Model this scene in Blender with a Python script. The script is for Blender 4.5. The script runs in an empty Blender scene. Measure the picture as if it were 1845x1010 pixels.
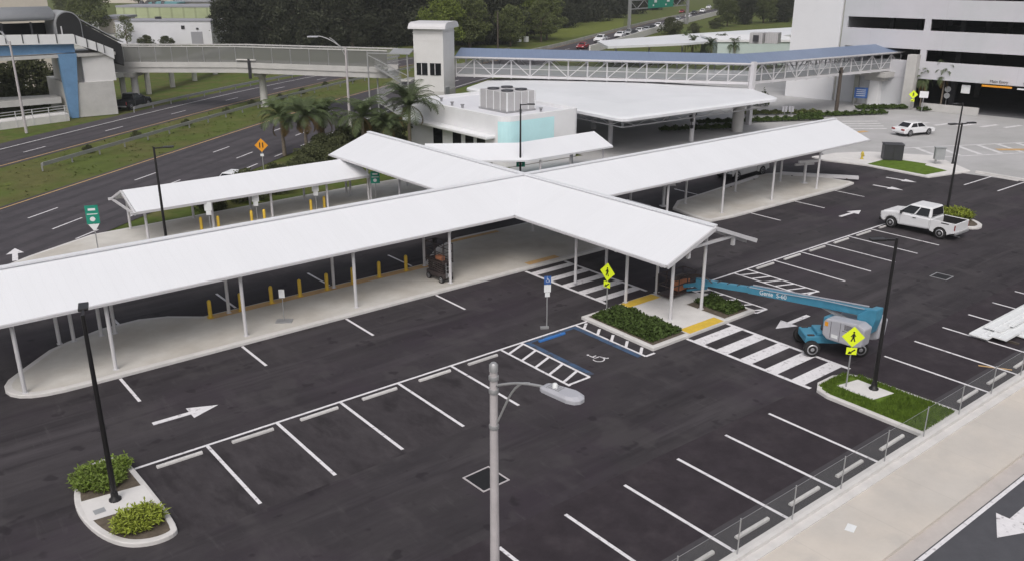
import bpy, math, random
from math import sin, cos, pi, radians, hypot, atan2
from mathutils import Vector, Matrix
random.seed(7)
S = bpy.context.scene
COL = S.collection

# ------------------------------------------------------------------ camera
CF, CP, CR, CY, CH = 1567.37, .3425, .0011, .6776, 16.6877   # focal length (px of 1845), pitch, roll, heading, height
F = Vector((sin(CY)*cos(CP), cos(CY)*cos(CP), -sin(CP)))
RT = Vector((cos(CY), -sin(CY), 0)); UP = RT.cross(F)
RT, UP = cos(CR)*RT + sin(CR)*UP, -sin(CR)*RT + cos(CR)*UP
CAM = Vector((0, 0, CH))
def at(px, py, z=0.0):
    """surveyed point: where the sight line through a photo pixel meets height z"""
    d = F + (px-922.5)/CF*RT - (py-505)/CF*UP
    return CAM + d*((z-CH)/d.z)
cd = bpy.data.cameras.new('camera'); cam = bpy.data.objects.new('camera', cd); COL.objects.link(cam)
cd.sensor_width = 36; cd.lens = 36*CF/1845; cd.clip_end = 5000; cd.clip_start = .5
cam.matrix_world = Matrix(((RT.x, UP.x, -F.x, 0), (RT.y, UP.y, -F.y, 0), (RT.z, UP.z, -F.z, CH), (0, 0, 0, 1)))
S.camera = cam

# ------------------------------------------------------------------ light
W = bpy.data.worlds.new('World'); S.world = W; W.use_nodes = True
nt = W.node_tree; bg = nt.nodes['Background']
sky = nt.nodes.new('ShaderNodeTexSky'); sky.sky_type = 'NISHITA'; sky.sun_disc = False
SUN_EL, SUN_AZ = radians(52), radians(228)
sky.sun_elevation = SUN_EL; sky.sun_rotation = SUN_AZ
sky.air_density = 1.0; sky.dust_density = 6.0; sky.ozone_density = .6; sky.altitude = 20
ov = nt.nodes.new('ShaderNodeHueSaturation'); ov.inputs['Saturation'].default_value = .35
nt.links.new(sky.outputs[0], ov.inputs['Color']); nt.links.new(ov.outputs[0], bg.inputs[0]); bg.inputs[1].default_value = .145
sl = bpy.data.lights.new('sun', 'SUN'); so = bpy.data.objects.new('sun', sl); COL.objects.link(so)
sl.energy = .65; sl.angle = radians(35); sl.color = (1, .97, .93)
sd = Vector((sin(SUN_AZ)*cos(SUN_EL), cos(SUN_AZ)*cos(SUN_EL), sin(SUN_EL)))
so.rotation_euler = sd.to_track_quat('Z', 'Y').to_euler(); so.location = (0, 0, 60)
S.view_settings.view_transform = 'Standard'; S.view_settings.look = 'None'
S.view_settings.exposure = -.05; S.view_settings.gamma = 1

# ------------------------------------------------------------------ materials
MATS = {}
def mat(name, col, rough=.7, var=.0, scale=1.0, metal=0, bump=0, stripes=None, spec=.5, aniso=None, stain=None, alpha=None, emit=None, objrand=0, two=None, coord='obj'):
    """procedural principled material; var: value variation by noise; two: second colour mixed by noise"""
    m = bpy.data.materials.new(name); m.use_nodes = True; MATS[name] = m
    t = m.node_tree; N = t.nodes; L = t.links; b = N['Principled BSDF']
    b.inputs['Roughness'].default_value = rough; b.inputs['Metallic'].default_value = metal
    b.inputs['Specular IOR Level'].default_value = spec
    b.inputs['Base Color'].default_value = (*col, 1)
    if alpha is not None: b.inputs['Alpha'].default_value = alpha
    if emit: b.inputs['Emission Color'].default_value = (*col, 1); b.inputs['Emission Strength'].default_value = emit
    if not (var or two or stripes or bump or stain or objrand): return m
    if coord == 'world': src = N.new('ShaderNodeNewGeometry').outputs['Position']
    else: src = N.new('ShaderNodeTexCoord').outputs['Object']
    mp = N.new('ShaderNodeMapping'); L.new(src, mp.inputs[0])
    if aniso: mp.inputs['Scale'].default_value = aniso
    def noise(sc, det=5, r=.6):
        n = N.new('ShaderNodeTexNoise'); n.inputs['Scale'].default_value = sc; n.inputs['Detail'].default_value = det
        n.inputs['Roughness'].default_value = r; L.new(mp.outputs[0], n.inputs['Vector']); return n.outputs['Fac']
    def mixc(fac, a, bcol):
        x = N.new('ShaderNodeMix'); x.data_type = 'RGBA'
        if isinstance(fac, float): x.inputs[0].default_value = fac
        else: L.new(fac, x.inputs[0])
        for i, v in ((6, a), (7, bcol)):
            if isinstance(v, tuple): x.inputs[i].default_value = (*v, 1)
            else: L.new(v, x.inputs[i])
        return x.outputs[2]
    def ramp(fac, lo, hi):
        r = N.new('ShaderNodeMapRange'); r.inputs[1].default_value = lo; r.inputs[2].default_value = hi
        L.new(fac, r.inputs[0]); return r.outputs[0]
    c = col
    if two: c = mixc(ramp(noise(scale*.35, 6), .42, .6), c, two)
    if stain:
        sc, scol, lo, hi = stain
        c = mixc(ramp(noise(sc, 4), lo, hi), c, scol)
    if var:
        hs = N.new('ShaderNodeHueSaturation'); mr = N.new('ShaderNodeMapRange')
        L.new(noise(scale, 8, .7), mr.inputs[0]); mr.inputs[1].default_value = .3; mr.inputs[2].default_value = .7
        mr.inputs[3].default_value = 1-var; mr.inputs[4].default_value = 1+var
        L.new(mr.outputs[0], hs.inputs['Value'])
        if isinstance(c, tuple): hs.inputs['Color'].default_value = (*c, 1)
        else: L.new(c, hs.inputs['Color'])
        c = hs.outputs[0]
    if objrand:
        oi = N.new('ShaderNodeObjectInfo'); hs = N.new('ShaderNodeHueSaturation'); mr = N.new('ShaderNodeMapRange')
        L.new(oi.outputs['Random'], mr.inputs[0]); mr.inputs[3].default_value = 1-objrand; mr.inputs[4].default_value = 1+objrand
        L.new(mr.outputs[0], hs.inputs['Value'])
        if isinstance(c, tuple): hs.inputs['Color'].default_value = (*c, 1)
        else: L.new(c, hs.inputs['Color'])
        c = hs.outputs[0]
    if stripes:   # (axis vector, period, darkening, width)
        ax, per, dk, wd = stripes
        dp = N.new('ShaderNodeVectorMath'); dp.operation = 'DOT_PRODUCT'; dp.inputs[1].default_value = ax; L.new(src, dp.inputs[0])
        md = N.new('ShaderNodeMath'); md.operation = 'PINGPONG'; md.inputs[1].default_value = per/2; L.new(dp.outputs['Value'], md.inputs[0])
        lt = N.new('ShaderNodeMath'); lt.operation = 'LESS_THAN'; lt.inputs[1].default_value = wd/2; L.new(md.outputs[0], lt.inputs[0])
        base = c
        x = N.new('ShaderNodeMix'); x.data_type = 'RGBA'; x.blend_type = 'MULTIPLY'
        L.new(lt.outputs[0], x.inputs[0]); x.inputs[7].default_value = (dk, dk, dk, 1)
        if isinstance(base, tuple): x.inputs[6].default_value = (*base, 1)
        else: L.new(base, x.inputs[6])
        c = x.outputs[2]
    if not isinstance(c, tuple): L.new(c, b.inputs['Base Color'])
    if bump:
        bn = N.new('ShaderNodeBump'); bn.inputs['Strength'].default_value = bump; bn.inputs['Distance'].default_value = .02
        L.new(noise(scale*6, 4), bn.inputs['Height']); L.new(bn.outputs[0], b.inputs['Normal'])
    return m
M = MATS
mat('lot asphalt', (.0435, .0385, .0420), .8, .16, 1.6, bump=.3, aniso=(.45, 1, 1), two=(.036, .0315, .0355), coord='world', spec=.22)
def asphalt_layers():
    t = M['lot asphalt'].node_tree; N = t.nodes; L = t.links; b = N['Principled BSDF']
    src = N.new('ShaderNodeNewGeometry').outputs['Position']; cur = b.inputs['Base Color'].links[0].from_socket
    def lay(scale, sc, lo, hi, col, amt, seed, det=4):
        nonlocal cur
        mp = N.new('ShaderNodeMapping'); mp.inputs['Scale'].default_value = scale; mp.inputs['Location'].default_value = (seed*7.3, seed*3.1, 0); L.new(src, mp.inputs[0])
        n = N.new('ShaderNodeTexNoise'); n.inputs['Scale'].default_value = sc; n.inputs['Detail'].default_value = det; n.inputs['Roughness'].default_value = .62; L.new(mp.outputs[0], n.inputs['Vector'])
        r = N.new('ShaderNodeMapRange'); r.inputs[1].default_value = lo; r.inputs[2].default_value = hi; r.inputs[4].default_value = amt; L.new(n.outputs['Fac'], r.inputs[0])
        x = N.new('ShaderNodeMix'); x.data_type = 'RGBA'; L.new(r.outputs[0], x.inputs[0]); L.new(cur, x.inputs[6]); x.inputs[7].default_value = (*col, 1); cur = x.outputs[2]
    lay((.06, .55, 1), 1, .50, .68, (.072, .064, .070), .65, 1)          # long pale traffic streaks along the aisles
    lay((.05, .7, 1), 1.3, .54, .66, (.022, .019, .022), .7, 2)         # dark sealed bands
    lay((.5, .22, 1), .9, .55, .70, (.074, .066, .070), .55, 3)          # pale scuffs in the bays
    lay((.16, .16, 1), 1, .50, .66, (.040, .030, .040), .6, 4)          # broad tonal patches
    lay((1, 1.3, 1), 1.1, .66, .72, (.018, .015, .018), .8, 5, 6)       # oil spots
    lay((2.5, .4, 1), 1.2, .60, .70, (.070, .063, .067), .45, 6, 6)
    lay((.33, .33, 1), 1, .58, .64, (.060, .054, .057), .5, 7, 3)
    lay((.9, .9, 1), 1, .64, .69, (.016, .013, .016), .6, 9, 2)
    L.new(cur, b.inputs['Base Color'])
asphalt_layers()
mat('strip asphalt', (.056, .051, .057), .8, .12, 2, bump=.3, coord='world', spec=.3)
mat('road asphalt', (.070, .062, .070), .8, .13, .8, bump=.2, coord='world', spec=.25, two=(.058, .052, .059))
mat('lane wear', (.050, .045, .051), .8, .2, .6, coord='world', spec=.3)
mat('street asphalt', (.075, .075, .085), .8, .1, 2, bump=.2, coord='world', spec=.3)
mat('paint', (.70, .68, .70), .6, .1, 3, coord='world', stain=(4.5, (.26, .24, .26), .56, .72))
mat('worn paint', (.60, .59, .60), .7, .25, 2, coord='world')
mat('yellow paint', (.66, .44, .05), .6, .12, 3)
mat('orange paint', (.52, .33, .14), .7, .2, 1.5, coord='world')
mat('blue paint', (.035, .15, .42), .6, .15, 3)
mat('blue edge paint', (.045, .085, .16), .7, .3, 1.2, coord='world', stain=(2, (.042, .044, .055), .5, .65))
mat('platform concrete', (.54, .52, .49), .85, .1, .7, bump=.15, coord='world', two=(.47, .44, .40))
mat('sidewalk concrete', (.555, .505, .455), .85, .07, .6, bump=.15, coord='world', stripes=((1, 0, 0), 3.0, .93, .04), two=(.50, .465, .43), stain=(.5, (.46, .43, .40), .55, .75))
mat('gutter concrete', (.47, .43, .41), .85, .1, .9, bump=.1, coord='world')
mat('kerb concrete', (.58, .56, .55), .8, .1, 1.2, bump=.15, coord='world')
mat('white concrete', (.63, .61, .60), .8, .08, 1.5, bump=.1, coord='world')
mat('plaza concrete', (.41, .402, .408), .85, .10, .25, coord='world', two=(.365, .36, .36), stripes=((.8, .6, 0), 6, .92, .08))
mat('grass', (.078, .108, .024), .9, .25, .9, coord='world', two=(.105, .105, .038), bump=.5, spec=.1)
mat('median grass', (.085, .108, .028), .9, .2, .5, coord='world', two=(.105, .105, .038), stain=(.09, (.15, .125, .07), .58, .7), bump=.5, spec=.1)
mat('lawn', (.095, .150, .022), .9, .3, 2.5, coord='world', bump=.6, spec=.1)
mat('soil', (.115, .095, .075), .95, .3, 4, coord='world', spec=.1)
mat('roof white', (.705, .71, .74), .45, .02, .35, coord='world', stripes=((1, 0, 0), .42, .982, .05), aniso=(2.2, .22, 1), stain=(.5, (.69, .695, .722), .52, .78))
mat('roof white cross', (.705, .71, .74), .45, .02, .35, coord='world', stripes=((0, 1, 0), .42, .982, .05), aniso=(.22, 2.2, 1), stain=(.5, (.69, .695, .722), .52, .78))
mat('membrane white', (.70, .705, .735), .5, .04, .25, coord='world', two=(.665, .675, .70))
mat('steel white', (.56, .55, .57), .45, .05, 1)
mat('galvanised', (.36, .36, .37), .45, .1, 3, metal=.4)
mat('pole concrete', (.43, .40, .41), .75, .12, 2.5, bump=.1)
mat('black steel', (.012, .011, .012), .4, .2, 2)
mat('black rubber', (.014, .013, .014), .8, .2, 4)
mat('dark glass', (.012, .013, .016), .08, spec=.6)
mat('car white', (.72, .72, .74), .22, .02, 1)
mat('car silver', (.36, .37, .39), .25, .02, 1, metal=.3)
mat('car dark', (.03, .032, .036), .25, .02, 1)
mat('car red', (.26, .02, .025), .25, .02, 1)
mat('rim', (.42, .42, .44), .35, .1, 4, metal=.5)
mat('lamp red', (.28, .015, .012), .3)
mat('lamp clear', (.6, .6, .6), .15)
mat('teal boom', (.055, .235, .36), .4, .15, 2)
mat('lift grey', (.40, .40, .44), .45, .06, 2)
mat('dark machine', (.05, .038, .038), .6, .25, 5)
mat('rust orange', (.42, .17, .09), .7, .2, 4)
mat('green sign', (.01, .24, .165), .45, .05, 3)
mat('sign white', (.72, .73, .74), .5, .05, 3)
mat('sign blue', (.035, .11, .34), .45, .05, 3)
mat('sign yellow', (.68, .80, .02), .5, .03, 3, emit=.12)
mat('sign orange', (.72, .30, .015), .5, .05, 3)
mat('stucco white', (.72, .72, .735), .7, .04, .6, bump=.06)
mat('turquoise', (.50, .76, .79), .6, .05, .8)
mat('garage white', (.545, .535, .575), .75, .04, .3, coord='world', two=(.51, .52, .545), stripes=((.15, -.989, 0), 9, .93, .06))
mat('stair tower white', (.70, .70, .725), .75, .03, .3, coord='world')
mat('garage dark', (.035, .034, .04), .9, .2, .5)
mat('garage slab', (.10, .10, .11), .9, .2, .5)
mat('concrete bridge', (.47, .46, .45), .8, .1, .7, bump=.1, coord='world')
mat('concrete dirty', (.38, .37, .35), .85, .16, .5, bump=.1, coord='world', two=(.30, .31, .27))
mat('tower white', (.62, .61, .61), .75, .05, .6)
mat('blue roof', (.16, .205, .305), .45, .06, .5, coord='world', stripes=((.8, -.6, 0), .5, .93, .06))
mat('blue steel', (.13, .25, .42), .5, .12, 1)
mat('vault metal', (.27, .275, .29), .5, .08, .5)
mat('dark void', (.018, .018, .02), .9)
mat('warehouse white', (.62, .62, .66), .8, .05, .2)
mat('warehouse roof', (.27, .27, .30), .8, .1, .1)
mat('teal roof', (.12, .29, .32), .7, .1, .2)
mat('pale green wall', (.36, .40, .24), .8, .1, .2, stripes=((1, .1, 0), 3, .75, .5))
mat('beige', (.55, .50, .44), .8, .1, .2)
mat('bark', (.10, .075, .055), .9, .3, 3)
mat('palm bark', (.17, .14, .11), .9, .3, 5)
mat('wood pole', (.075, .06, .05), .9, .25, 3)
mat('leaf dark', (.044, .048, .031), .8, .35, .25, objrand=.3, spec=.15)
mat('leaf mid', (.085, .100, .036), .8, .35, .3, objrand=.25, spec=.2)
mat('leaf bright', (.13, .165, .03), .75, .35, .4, objrand=.2, spec=.2)
mat('leaf shrub', (.14, .20, .03), .6, .45, 3, objrand=.2, spec=.3)
mat('leaf lime', (.21, .25, .028), .6, .4, 3, objrand=.2, spec=.3)
mat('leaf hedge', (.052, .080, .020), .8, .4, 3, spec=.2)
mat('leaf bush', (.072, .080, .038), .8, .35, .5, objrand=.25, spec=.15)
mat('meadow', (.125, .145, .035), .9, .2, .3, coord='world', spec=.1)
mat('pale teal', (.52, .60, .58), .7, .05, .5)
mat('bay asphalt', (.042, .0365, .0405), .8, .25, 1.6, bump=.3, coord='world', spec=.2, aniso=(1.2, .5, 1), stain=(.9, (.029, .025, .028), .52, .66), two=(.050, .044, .048))
mat('dark asphalt', (.034, .0275, .0325), .8, .25, 1.2, bump=.3, coord='world', spec=.2, stain=(.7, (.046, .038, .043), .5, .7))
mat('leaf palm', (.068, .092, .036), .65, .35, 1, objrand=.3, spec=.3)
mat('leaf palm dry', (.15, .10, .035), .7, .35, 1, spec=.2)
mat('cabinet dark', (.035, .035, .042), .5, .15, 2)
mat('cabinet grey', (.30, .31, .32), .5, .1, 2)
mat('hydrant yellow', (.5, .38, .05), .5, .1, 4)
mat('grate', (.006, .005, .006), .6, .2, 5)
mat('unit grey', (.46, .45, .46), .55, .06, 2, stripes=((1, 0, 0), .16, .86, .03))
m = mat('chain link', (.30, .34, .32), .5, alpha=.07)
mat('mesh screen', (.135, .137, .13), .6, alpha=.86)
mat('railing mesh', (.35, .36, .36), .5, alpha=.35)
mat('walkway glass', (.42, .44, .46), .4, alpha=.45)

# ------------------------------------------------------------------ mesh builder
class MB:
    def __init__(s): s.v = []; s.f = []; s.sm = []
    def add(s, vs, fs, smooth=False):
        o = len(s.v); s.v += [tuple(v) for v in vs]; s.f += [tuple(i+o for i in f) for f in fs]; s.sm += [smooth]*len(fs); return s
    def box(s, c, d, rz=0, rx=0, ry=0, taper=1.0, tshift=(0, 0)):
        R = Matrix.Rotation(rz, 3, 'Z') @ Matrix.Rotation(ry, 3, 'Y') @ Matrix.Rotation(rx, 3, 'X'); c = Vector(c)
        vs = []
        for z in (-.5, .5):
            k = taper if z > 0 else 1; sh = tshift if z > 0 else (0, 0)
            for x, y in ((-.5, -.5), (.5, -.5), (.5, .5), (-.5, .5)):
                vs.append(c + R @ Vector((x*d[0]*k+sh[0], y*d[1]*k+sh[1], z*d[2])))
        return s.add(vs, [(3, 2, 1, 0), (4, 5, 6, 7), (0, 1, 5, 4), (1, 2, 6, 5), (2, 3, 7, 6), (3, 0, 4, 7)])
    def prism(s, poly, z0, z1):
        a = sum(poly[i][0]*poly[(i+1) % len(poly)][1]-poly[(i+1) % len(poly)][0]*poly[i][1] for i in range(len(poly)))
        if a < 0: poly = poly[::-1]
        n = len(poly); vs = [(p[0], p[1], z0) for p in poly]+[(p[0], p[1], z1) for p in poly]
        return s.add(vs, [tuple(range(n-1, -1, -1)), tuple(range(n, 2*n))]+[(i, (i+1) % n, n+(i+1) % n, n+i) for i in range(n)])
    def sheet(s, poly, z):
        a = sum(poly[i][0]*poly[(i+1) % len(poly)][1]-poly[(i+1) % len(poly)][0]*poly[i][1] for i in range(len(poly)))
        if a < 0: poly = poly[::-1]
        return s.add([(p[0], p[1], z) for p in poly], [tuple(range(len(poly)))])
    def face(s, pts): return s.add(pts, [tuple(range(len(pts)))])
    def line(s, a, b, w, z=.006):
        dx, dy = b[0]-a[0], b[1]-a[1]; l = hypot(dx, dy) or 1; px, py = -dy/l*w/2, dx/l*w/2
        return s.sheet([(a[0]+px, a[1]+py), (a[0]-px, a[1]-py), (b[0]-px, b[1]-py), (b[0]+px, b[1]+py)], z)
    def tube(s, p0, p1, r0, r1=None, n=10, cap=True):
        r1 = r0 if r1 is None else r1; p0 = Vector(p0); p1 = Vector(p1); d = (p1-p0).normalized()
        a = d.orthogonal().normalized(); b = d.cross(a); vs = []
        for p, r in ((p0, r0), (p1, r1)):
            for i in range(n): t = 2*pi*i/n; vs.append(p+r*(cos(t)*a+sin(t)*b))
        s.add(vs, [(i, (i+1) % n, n+(i+1) % n, n+i) for i in range(n)], True)
        if cap: s.add(vs, [tuple(range(n-1, -1, -1)), tuple(range(n, 2*n))])
        return s
    def path(s, pts, r, n=8):
        for a, b in zip(pts, pts[1:]): s.tube(a, b, r, n=n)
        return s
    def bar(s, p0, p1, w, h=None):
        p0 = Vector(p0); p1 = Vector(p1); h = h or w; d = (p1-p0).normalized()
        up = Vector((0, 0, 1)) if abs(d.z) < .95 else Vector((1, 0, 0))
        a = d.cross(up).normalized(); b = a.cross(d)
        vs = [p+x*w/2*a+y*h/2*b for p in (p0, p1) for x, y in ((-1, -1), (1, -1), (1, 1), (-1, 1))]
        return s.add(vs, [(3, 2, 1, 0), (4, 5, 6, 7), (0, 1, 5, 4), (1, 2, 6, 5), (2, 3, 7, 6), (3, 0, 4, 7)])
    def lathe(s, prof, c=(0, 0, 0), n=16, axis='z'):
        vs = []; c = Vector(c)
        for r, z in prof:
            for i in range(n):
                t = 2*pi*i/n; p = Vector((r*cos(t), r*sin(t), z))
                if axis == 'y': p = Vector((p.x, p.z, p.y))
                if axis == 'x': p = Vector((p.z, p.x, p.y))
                vs.append(c+p)
        m_ = len(prof); fs = [(j*n+i, j*n+(i+1) % n, (j+1)*n+(i+1) % n, (j+1)*n+i) for j in range(m_-1) for i in range(n)]
        s.add(vs, fs, True)
        return s.add(vs, [tuple(range(n-1, -1, -1)), tuple(range((m_-1)*n, m_*n))])
    def profile(s, poly, y0, y1):           # polygon in xz extruded along y
        n = len(poly)
        a = sum(poly[i][0]*poly[(i+1) % n][1]-poly[(i+1) % n][0]*poly[i][1] for i in range(n))
        if a < 0: poly = poly[::-1]
        vs = [(p[0], y0, p[1]) for p in poly]+[(p[0], y1, p[1]) for p in poly]
        return s.add(vs, [tuple(range(n)), tuple(range(2*n-1, n-1, -1))]+[((i+1) % n, i, n+i, n+(i+1) % n) for i in range(n)])
    def disc(s, c, r, n=20, nrm='-y'):
        pts = [(c[0]+r*cos(2*pi*i/n), c[1], c[2]+r*sin(2*pi*i/n)) for i in range(n)]
        return s.face(pts)
    def build(s, name, m_, parent=None, world=False, bevel=0, smooth=None):
        me = bpy.data.meshes.new(name); me.from_pydata(s.v, [], s.f)
        me.materials.append(M[m_] if isinstance(m_, str) else m_)
        me.polygons.foreach_set('use_smooth', s.sm if smooth is None else [smooth]*len(s.f))
        me.update()
        o = bpy.data.objects.new(name, me); COL.objects.link(o)
        if parent:
            o.parent = parent
            if world:
                p = parent
                o.matrix_parent_inverse = (Matrix.Translation(p.location) @ p.rotation_euler.to_matrix().to_4x4()).inverted() if not p.parent else Matrix()
        if bevel:
            b = o.modifiers.new('bevel', 'BEVEL'); b.width = bevel; b.segments = 2; b.limit_method = 'ANGLE'; b.angle_limit = radians(35)
        return o

def tag(o, label=None, cat=None, group=None, kind=None):
    if label: o['label'] = label
    if cat: o['category'] = cat
    if group: o['group'] = group
    if kind: o['kind'] = kind
    return o
def thing(name, label, cat, loc=(0, 0, 0), rz=0, group=None):
    o = bpy.data.objects.new(name, None); COL.objects.link(o); o.empty_display_size = .3
    o.location = loc; o.rotation_euler = (0, 0, rz); return tag(o, label, cat, group)
def kids(o): return [c for c in bpy.data.objects if c.parent == o]
def copy_tree(o, loc=None, rz=None, label=None, parent=None, group=None, scale=None):
    ks = kids(o); c = o.copy(); COL.objects.link(c)
    if parent: c.parent = parent
    if loc is not None: c.location = loc
    if rz is not None: c.rotation_euler = (0, 0, rz)
    if scale: c.scale = (scale,)*3 if isinstance(scale, (int, float)) else scale
    if label: c['label'] = label
    if group: c['group'] = group
    for k in ks: copy_tree(k, parent=c)
    return c
def repaint(root, name, m_):
    for c in kids(root):
        if c.name.split('.')[0] == name:
            c.material_slots[0].link = 'OBJECT'; c.material_slots[0].material = M[m_]
def struct(name, mb, m_, parent=None):
    o = mb.build(name, m_, parent, bevel=.035 if name in ('traffic_island', 'platform') else 0)
    if not parent: o['kind'] = 'structure'
    return o
def text_mesh(txt, size, name, m_, parent, loc, extrude=.01, rot=(radians(90), 0, 0)):
    cu = bpy.data.curves.new(name, 'FONT'); cu.body = txt; cu.size = size; cu.extrude = extrude; cu.align_x = 'CENTER'; cu.align_y = 'CENTER'
    tmp = bpy.data.objects.new('tmp', cu); COL.objects.link(tmp)
    dg = bpy.context.evaluated_depsgraph_get(); me = bpy.data.meshes.new_from_object(tmp.evaluated_get(dg))
    bpy.data.objects.remove(tmp); me.materials.clear(); me.materials.append(M[m_])
    o = bpy.data.objects.new(name, me); COL.objects.link(o); o.parent = parent; o.location = loc; o.rotation_euler = rot; return o

U2 = Vector((.786, .618)); N2 = Vector((-.618, .786))          # highway direction and its normal
# ================================================================== GROUND
g = MB(); g.sheet([(-1500, -600), (2500, -600), (2500, 3000), (-1500, 3000)], -.06); struct('ground', g, 'grass')
lot = struct('parking_lot', MB().sheet([(-40, 12.85), (78.6, 12.85), (78.6, 28), (77.4, 34.2), (73.4, 34.6), (74.3, 43.5), (76, 47), (62, 51), (40, 53.5), (34, 54), (14, 54.6), (-8, 40), (-40, 20)], 0), 'lot asphalt')
struct('street', MB().sheet([(-60, -30), (140, -30), (140, 9.42), (-60, 9.42)], -.002), 'street asphalt')
struct('gutter', MB().sheet([(-60, 9.42), (140, 9.42), (140, 9.95), (-60, 9.95)], .004), 'gutter concrete')
struct('pavement', MB().prism([(-60, 9.95), (140, 9.95), (140, 12.25), (-60, 12.25)], -.05, .13), 'sidewalk concrete')
k = MB(); k.prism([(-60, 12.25), (140, 12.25), (140, 12.55), (-60, 12.55)], -.05, .17); k.prism([(-60, 12.55), (140, 12.55), (140, 12.84), (-60, 12.84)], -.05, .30)
struct('kerb', k, 'kerb concrete')
struct('edge_line', MB().line((-60, 9.31), (140, 9.31), .14, .004), 'paint')
a = MB()                                                        # straight arrow painted on the street, pointing at the pavement side
def arrow(mb, tip, tail, w=.16, hw=.55, hl=.95, z=.007):
    tip = Vector(tip); tail = Vector(tail); d = (tip-tail).normalized(); p = Vector((-d.y, d.x)); n = tip-d*hl
    mb.sheet([tail+p*w, tail-p*w, n-p*w, n+p*w], z); mb.sheet([tip, n+p*hw-d*.15, n-p*hw-d*.15], z+.002)
arrow(a, (26.2, 8.35), (29.6, 8.35), .2, .62, 1.2); struct('street_arrow', a, 'paint')
struct('plaza', MB().sheet([(74.3, 43.5), (73.4, 34.6), (77.4, 34.2), (78.6, 28), (78.6, 12.9), (150, 12.9), (150, 40), (128, 100), (84, 88), (62, 82), (57, 76), (57, 60), (48, 60), (46, 56), (41, 53.4), (62, 51), (76, 47)], -.02), 'plaza concrete')

# lot markings, children of the lot (paint on its surface)
def mark(name, mb, m_='paint'): return mb.build(name, m_, lot)
LW = .13
m_ = MB(); YA = 29.33
m_.line((6.4, YA), (28.7, YA), LW); m_.line((35.6, YA), (60, YA), LW); mark('row_line', m_)
rowA = [9.0+2.77*i for i in range(5)]+[22.9]; rowB = [41.45, 44.11, 46.85, 49.6, 52.3, 55.07, 57.85]
for x in rowA: mark('stall_line', MB().line((x, YA), (x, 24.5), LW, .009))
for x in rowB: mark('stall_line', MB().line((x, YA), (x, 24.5), LW, .009))
for i in range(-1, 5): x = 16.5+2.74*i; mark('stall_line', MB().line((x, 17.72), (x, 12.86), LW))
for i in range(12): x = 36.25+2.74*i; mark('stall_line', MB().line((x, 17.72), (x, 12.86), LW))
for i in range(4): x = 8.15+5.49*i; mark('stall_line', MB().line((x, 37.22), (x, 34.5), LW))
for i in range(3): x = 52.1+5.49*i; mark('stall_line', MB().line((x, 37.0), (x, 34.4), LW))
for i in range(4): x = 9.9+5.45*i; mark('stall_line', MB().line((x, 42.2), (x, 44.9), LW))
for x in (42.5, 47.9, 53.4): mark('stall_line', MB().line((x, 42.9), (x, 45.4), LW))
for y in (31.4, 28.72, 26.0, 23.3, 20.6): mark('stall_line', MB().line((73.2, y), (78.2, y), LW))
mark('wearing_strip', MB().sheet([(-30, 12.86), (30.3, 12.86), (30.3, 14.15), (-30, 14.15)], .004), 'strip asphalt')
mark('wearing_strip', MB().sheet([(33.6, 12.86), (78.5, 12.86), (78.5, 14.15), (33.6, 14.15)], .004), 'strip asphalt')
mark('new_asphalt', MB().sheet([(-30, 14.16), (30.35, 14.16), (30.35, 18.15), (18, 18.3), (-30, 18.25)], .003), 'dark asphalt')
mark('new_asphalt', MB().sheet([(33.45, 14.16), (74, 14.16), (74, 18.1), (50, 18.25), (33.45, 18.2)], .003), 'dark asphalt')
mark('new_asphalt', MB().sheet([(6.6, 24.1), (22.7, 24.3), (22.7, 29.2), (6.6, 29.2)], .003), 'bay asphalt')
mark('skid_patch', MB().line((38.6, 14.55), (39.3, 13.4), .12, .005), 'orange paint')
def crosswalk(x0, x1, y0, y1, n, bw=.62):
    c = MB(); c.line((x0+.1, y0), (x0+.1, y1), .2, .007); c.line((x1-.1, y0), (x1-.1, y1), .2, .007)
    p = (y1-y0)/n
    for i in range(n): y = y0+p*(i+.5); c.line((x0, y), (x1, y), bw, .010)
    mark('crosswalk', c)
crosswalk(30.85, 34.15, 30.45, 37.2, 5, .55); crosswalk(30.6, 33.85, 17.95, 24.72, 5, .66)
def hatch(xa, xb, y0, y1, n, border=(1, 1), close=True, flip=False):
    h = MB()
    if border[0]: h.line((xa, y0), (xa, y1), .13, .012)
    if border[1]: h.line((xb, y0), (xb, y1), .13, .012)
    if close: h.line((xa, y0), (xb, y0), .13, .014)
    p = (y1-y0)/n
    for i in range(n):
        y = y1-p*(i+.55)
        if flip: h.line((xa, y), (xb, y-.45), .14, .016)
        else: h.line((xa, y-.1), (xb, y+.38), .14, .016)
    mark('hatched_aisle', h)
hatch(22.9, 24.15, 24.6, 29.3, 5, (0, 1)); hatch(27.65, 28.25, 24.55, 29.3, 5, (1, 0)); hatch(40.25, 41.45, 24.55, 29.3, 6, (1, 0), flip=True)
hatch(36.05, 36.95, 24.65, 29.3, 5, flip=True)
b_ = MB(); b_.line((24.4, 24.7), (24.4, 29.2), .28, .011); b_.line((27.42, 24.7), (27.42, 29.2), .28, .011); b_.line((24.4, 29.12), (27.4, 29.12), .2, .0112)
mark('blue_border', b_, 'blue edge paint')
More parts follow.
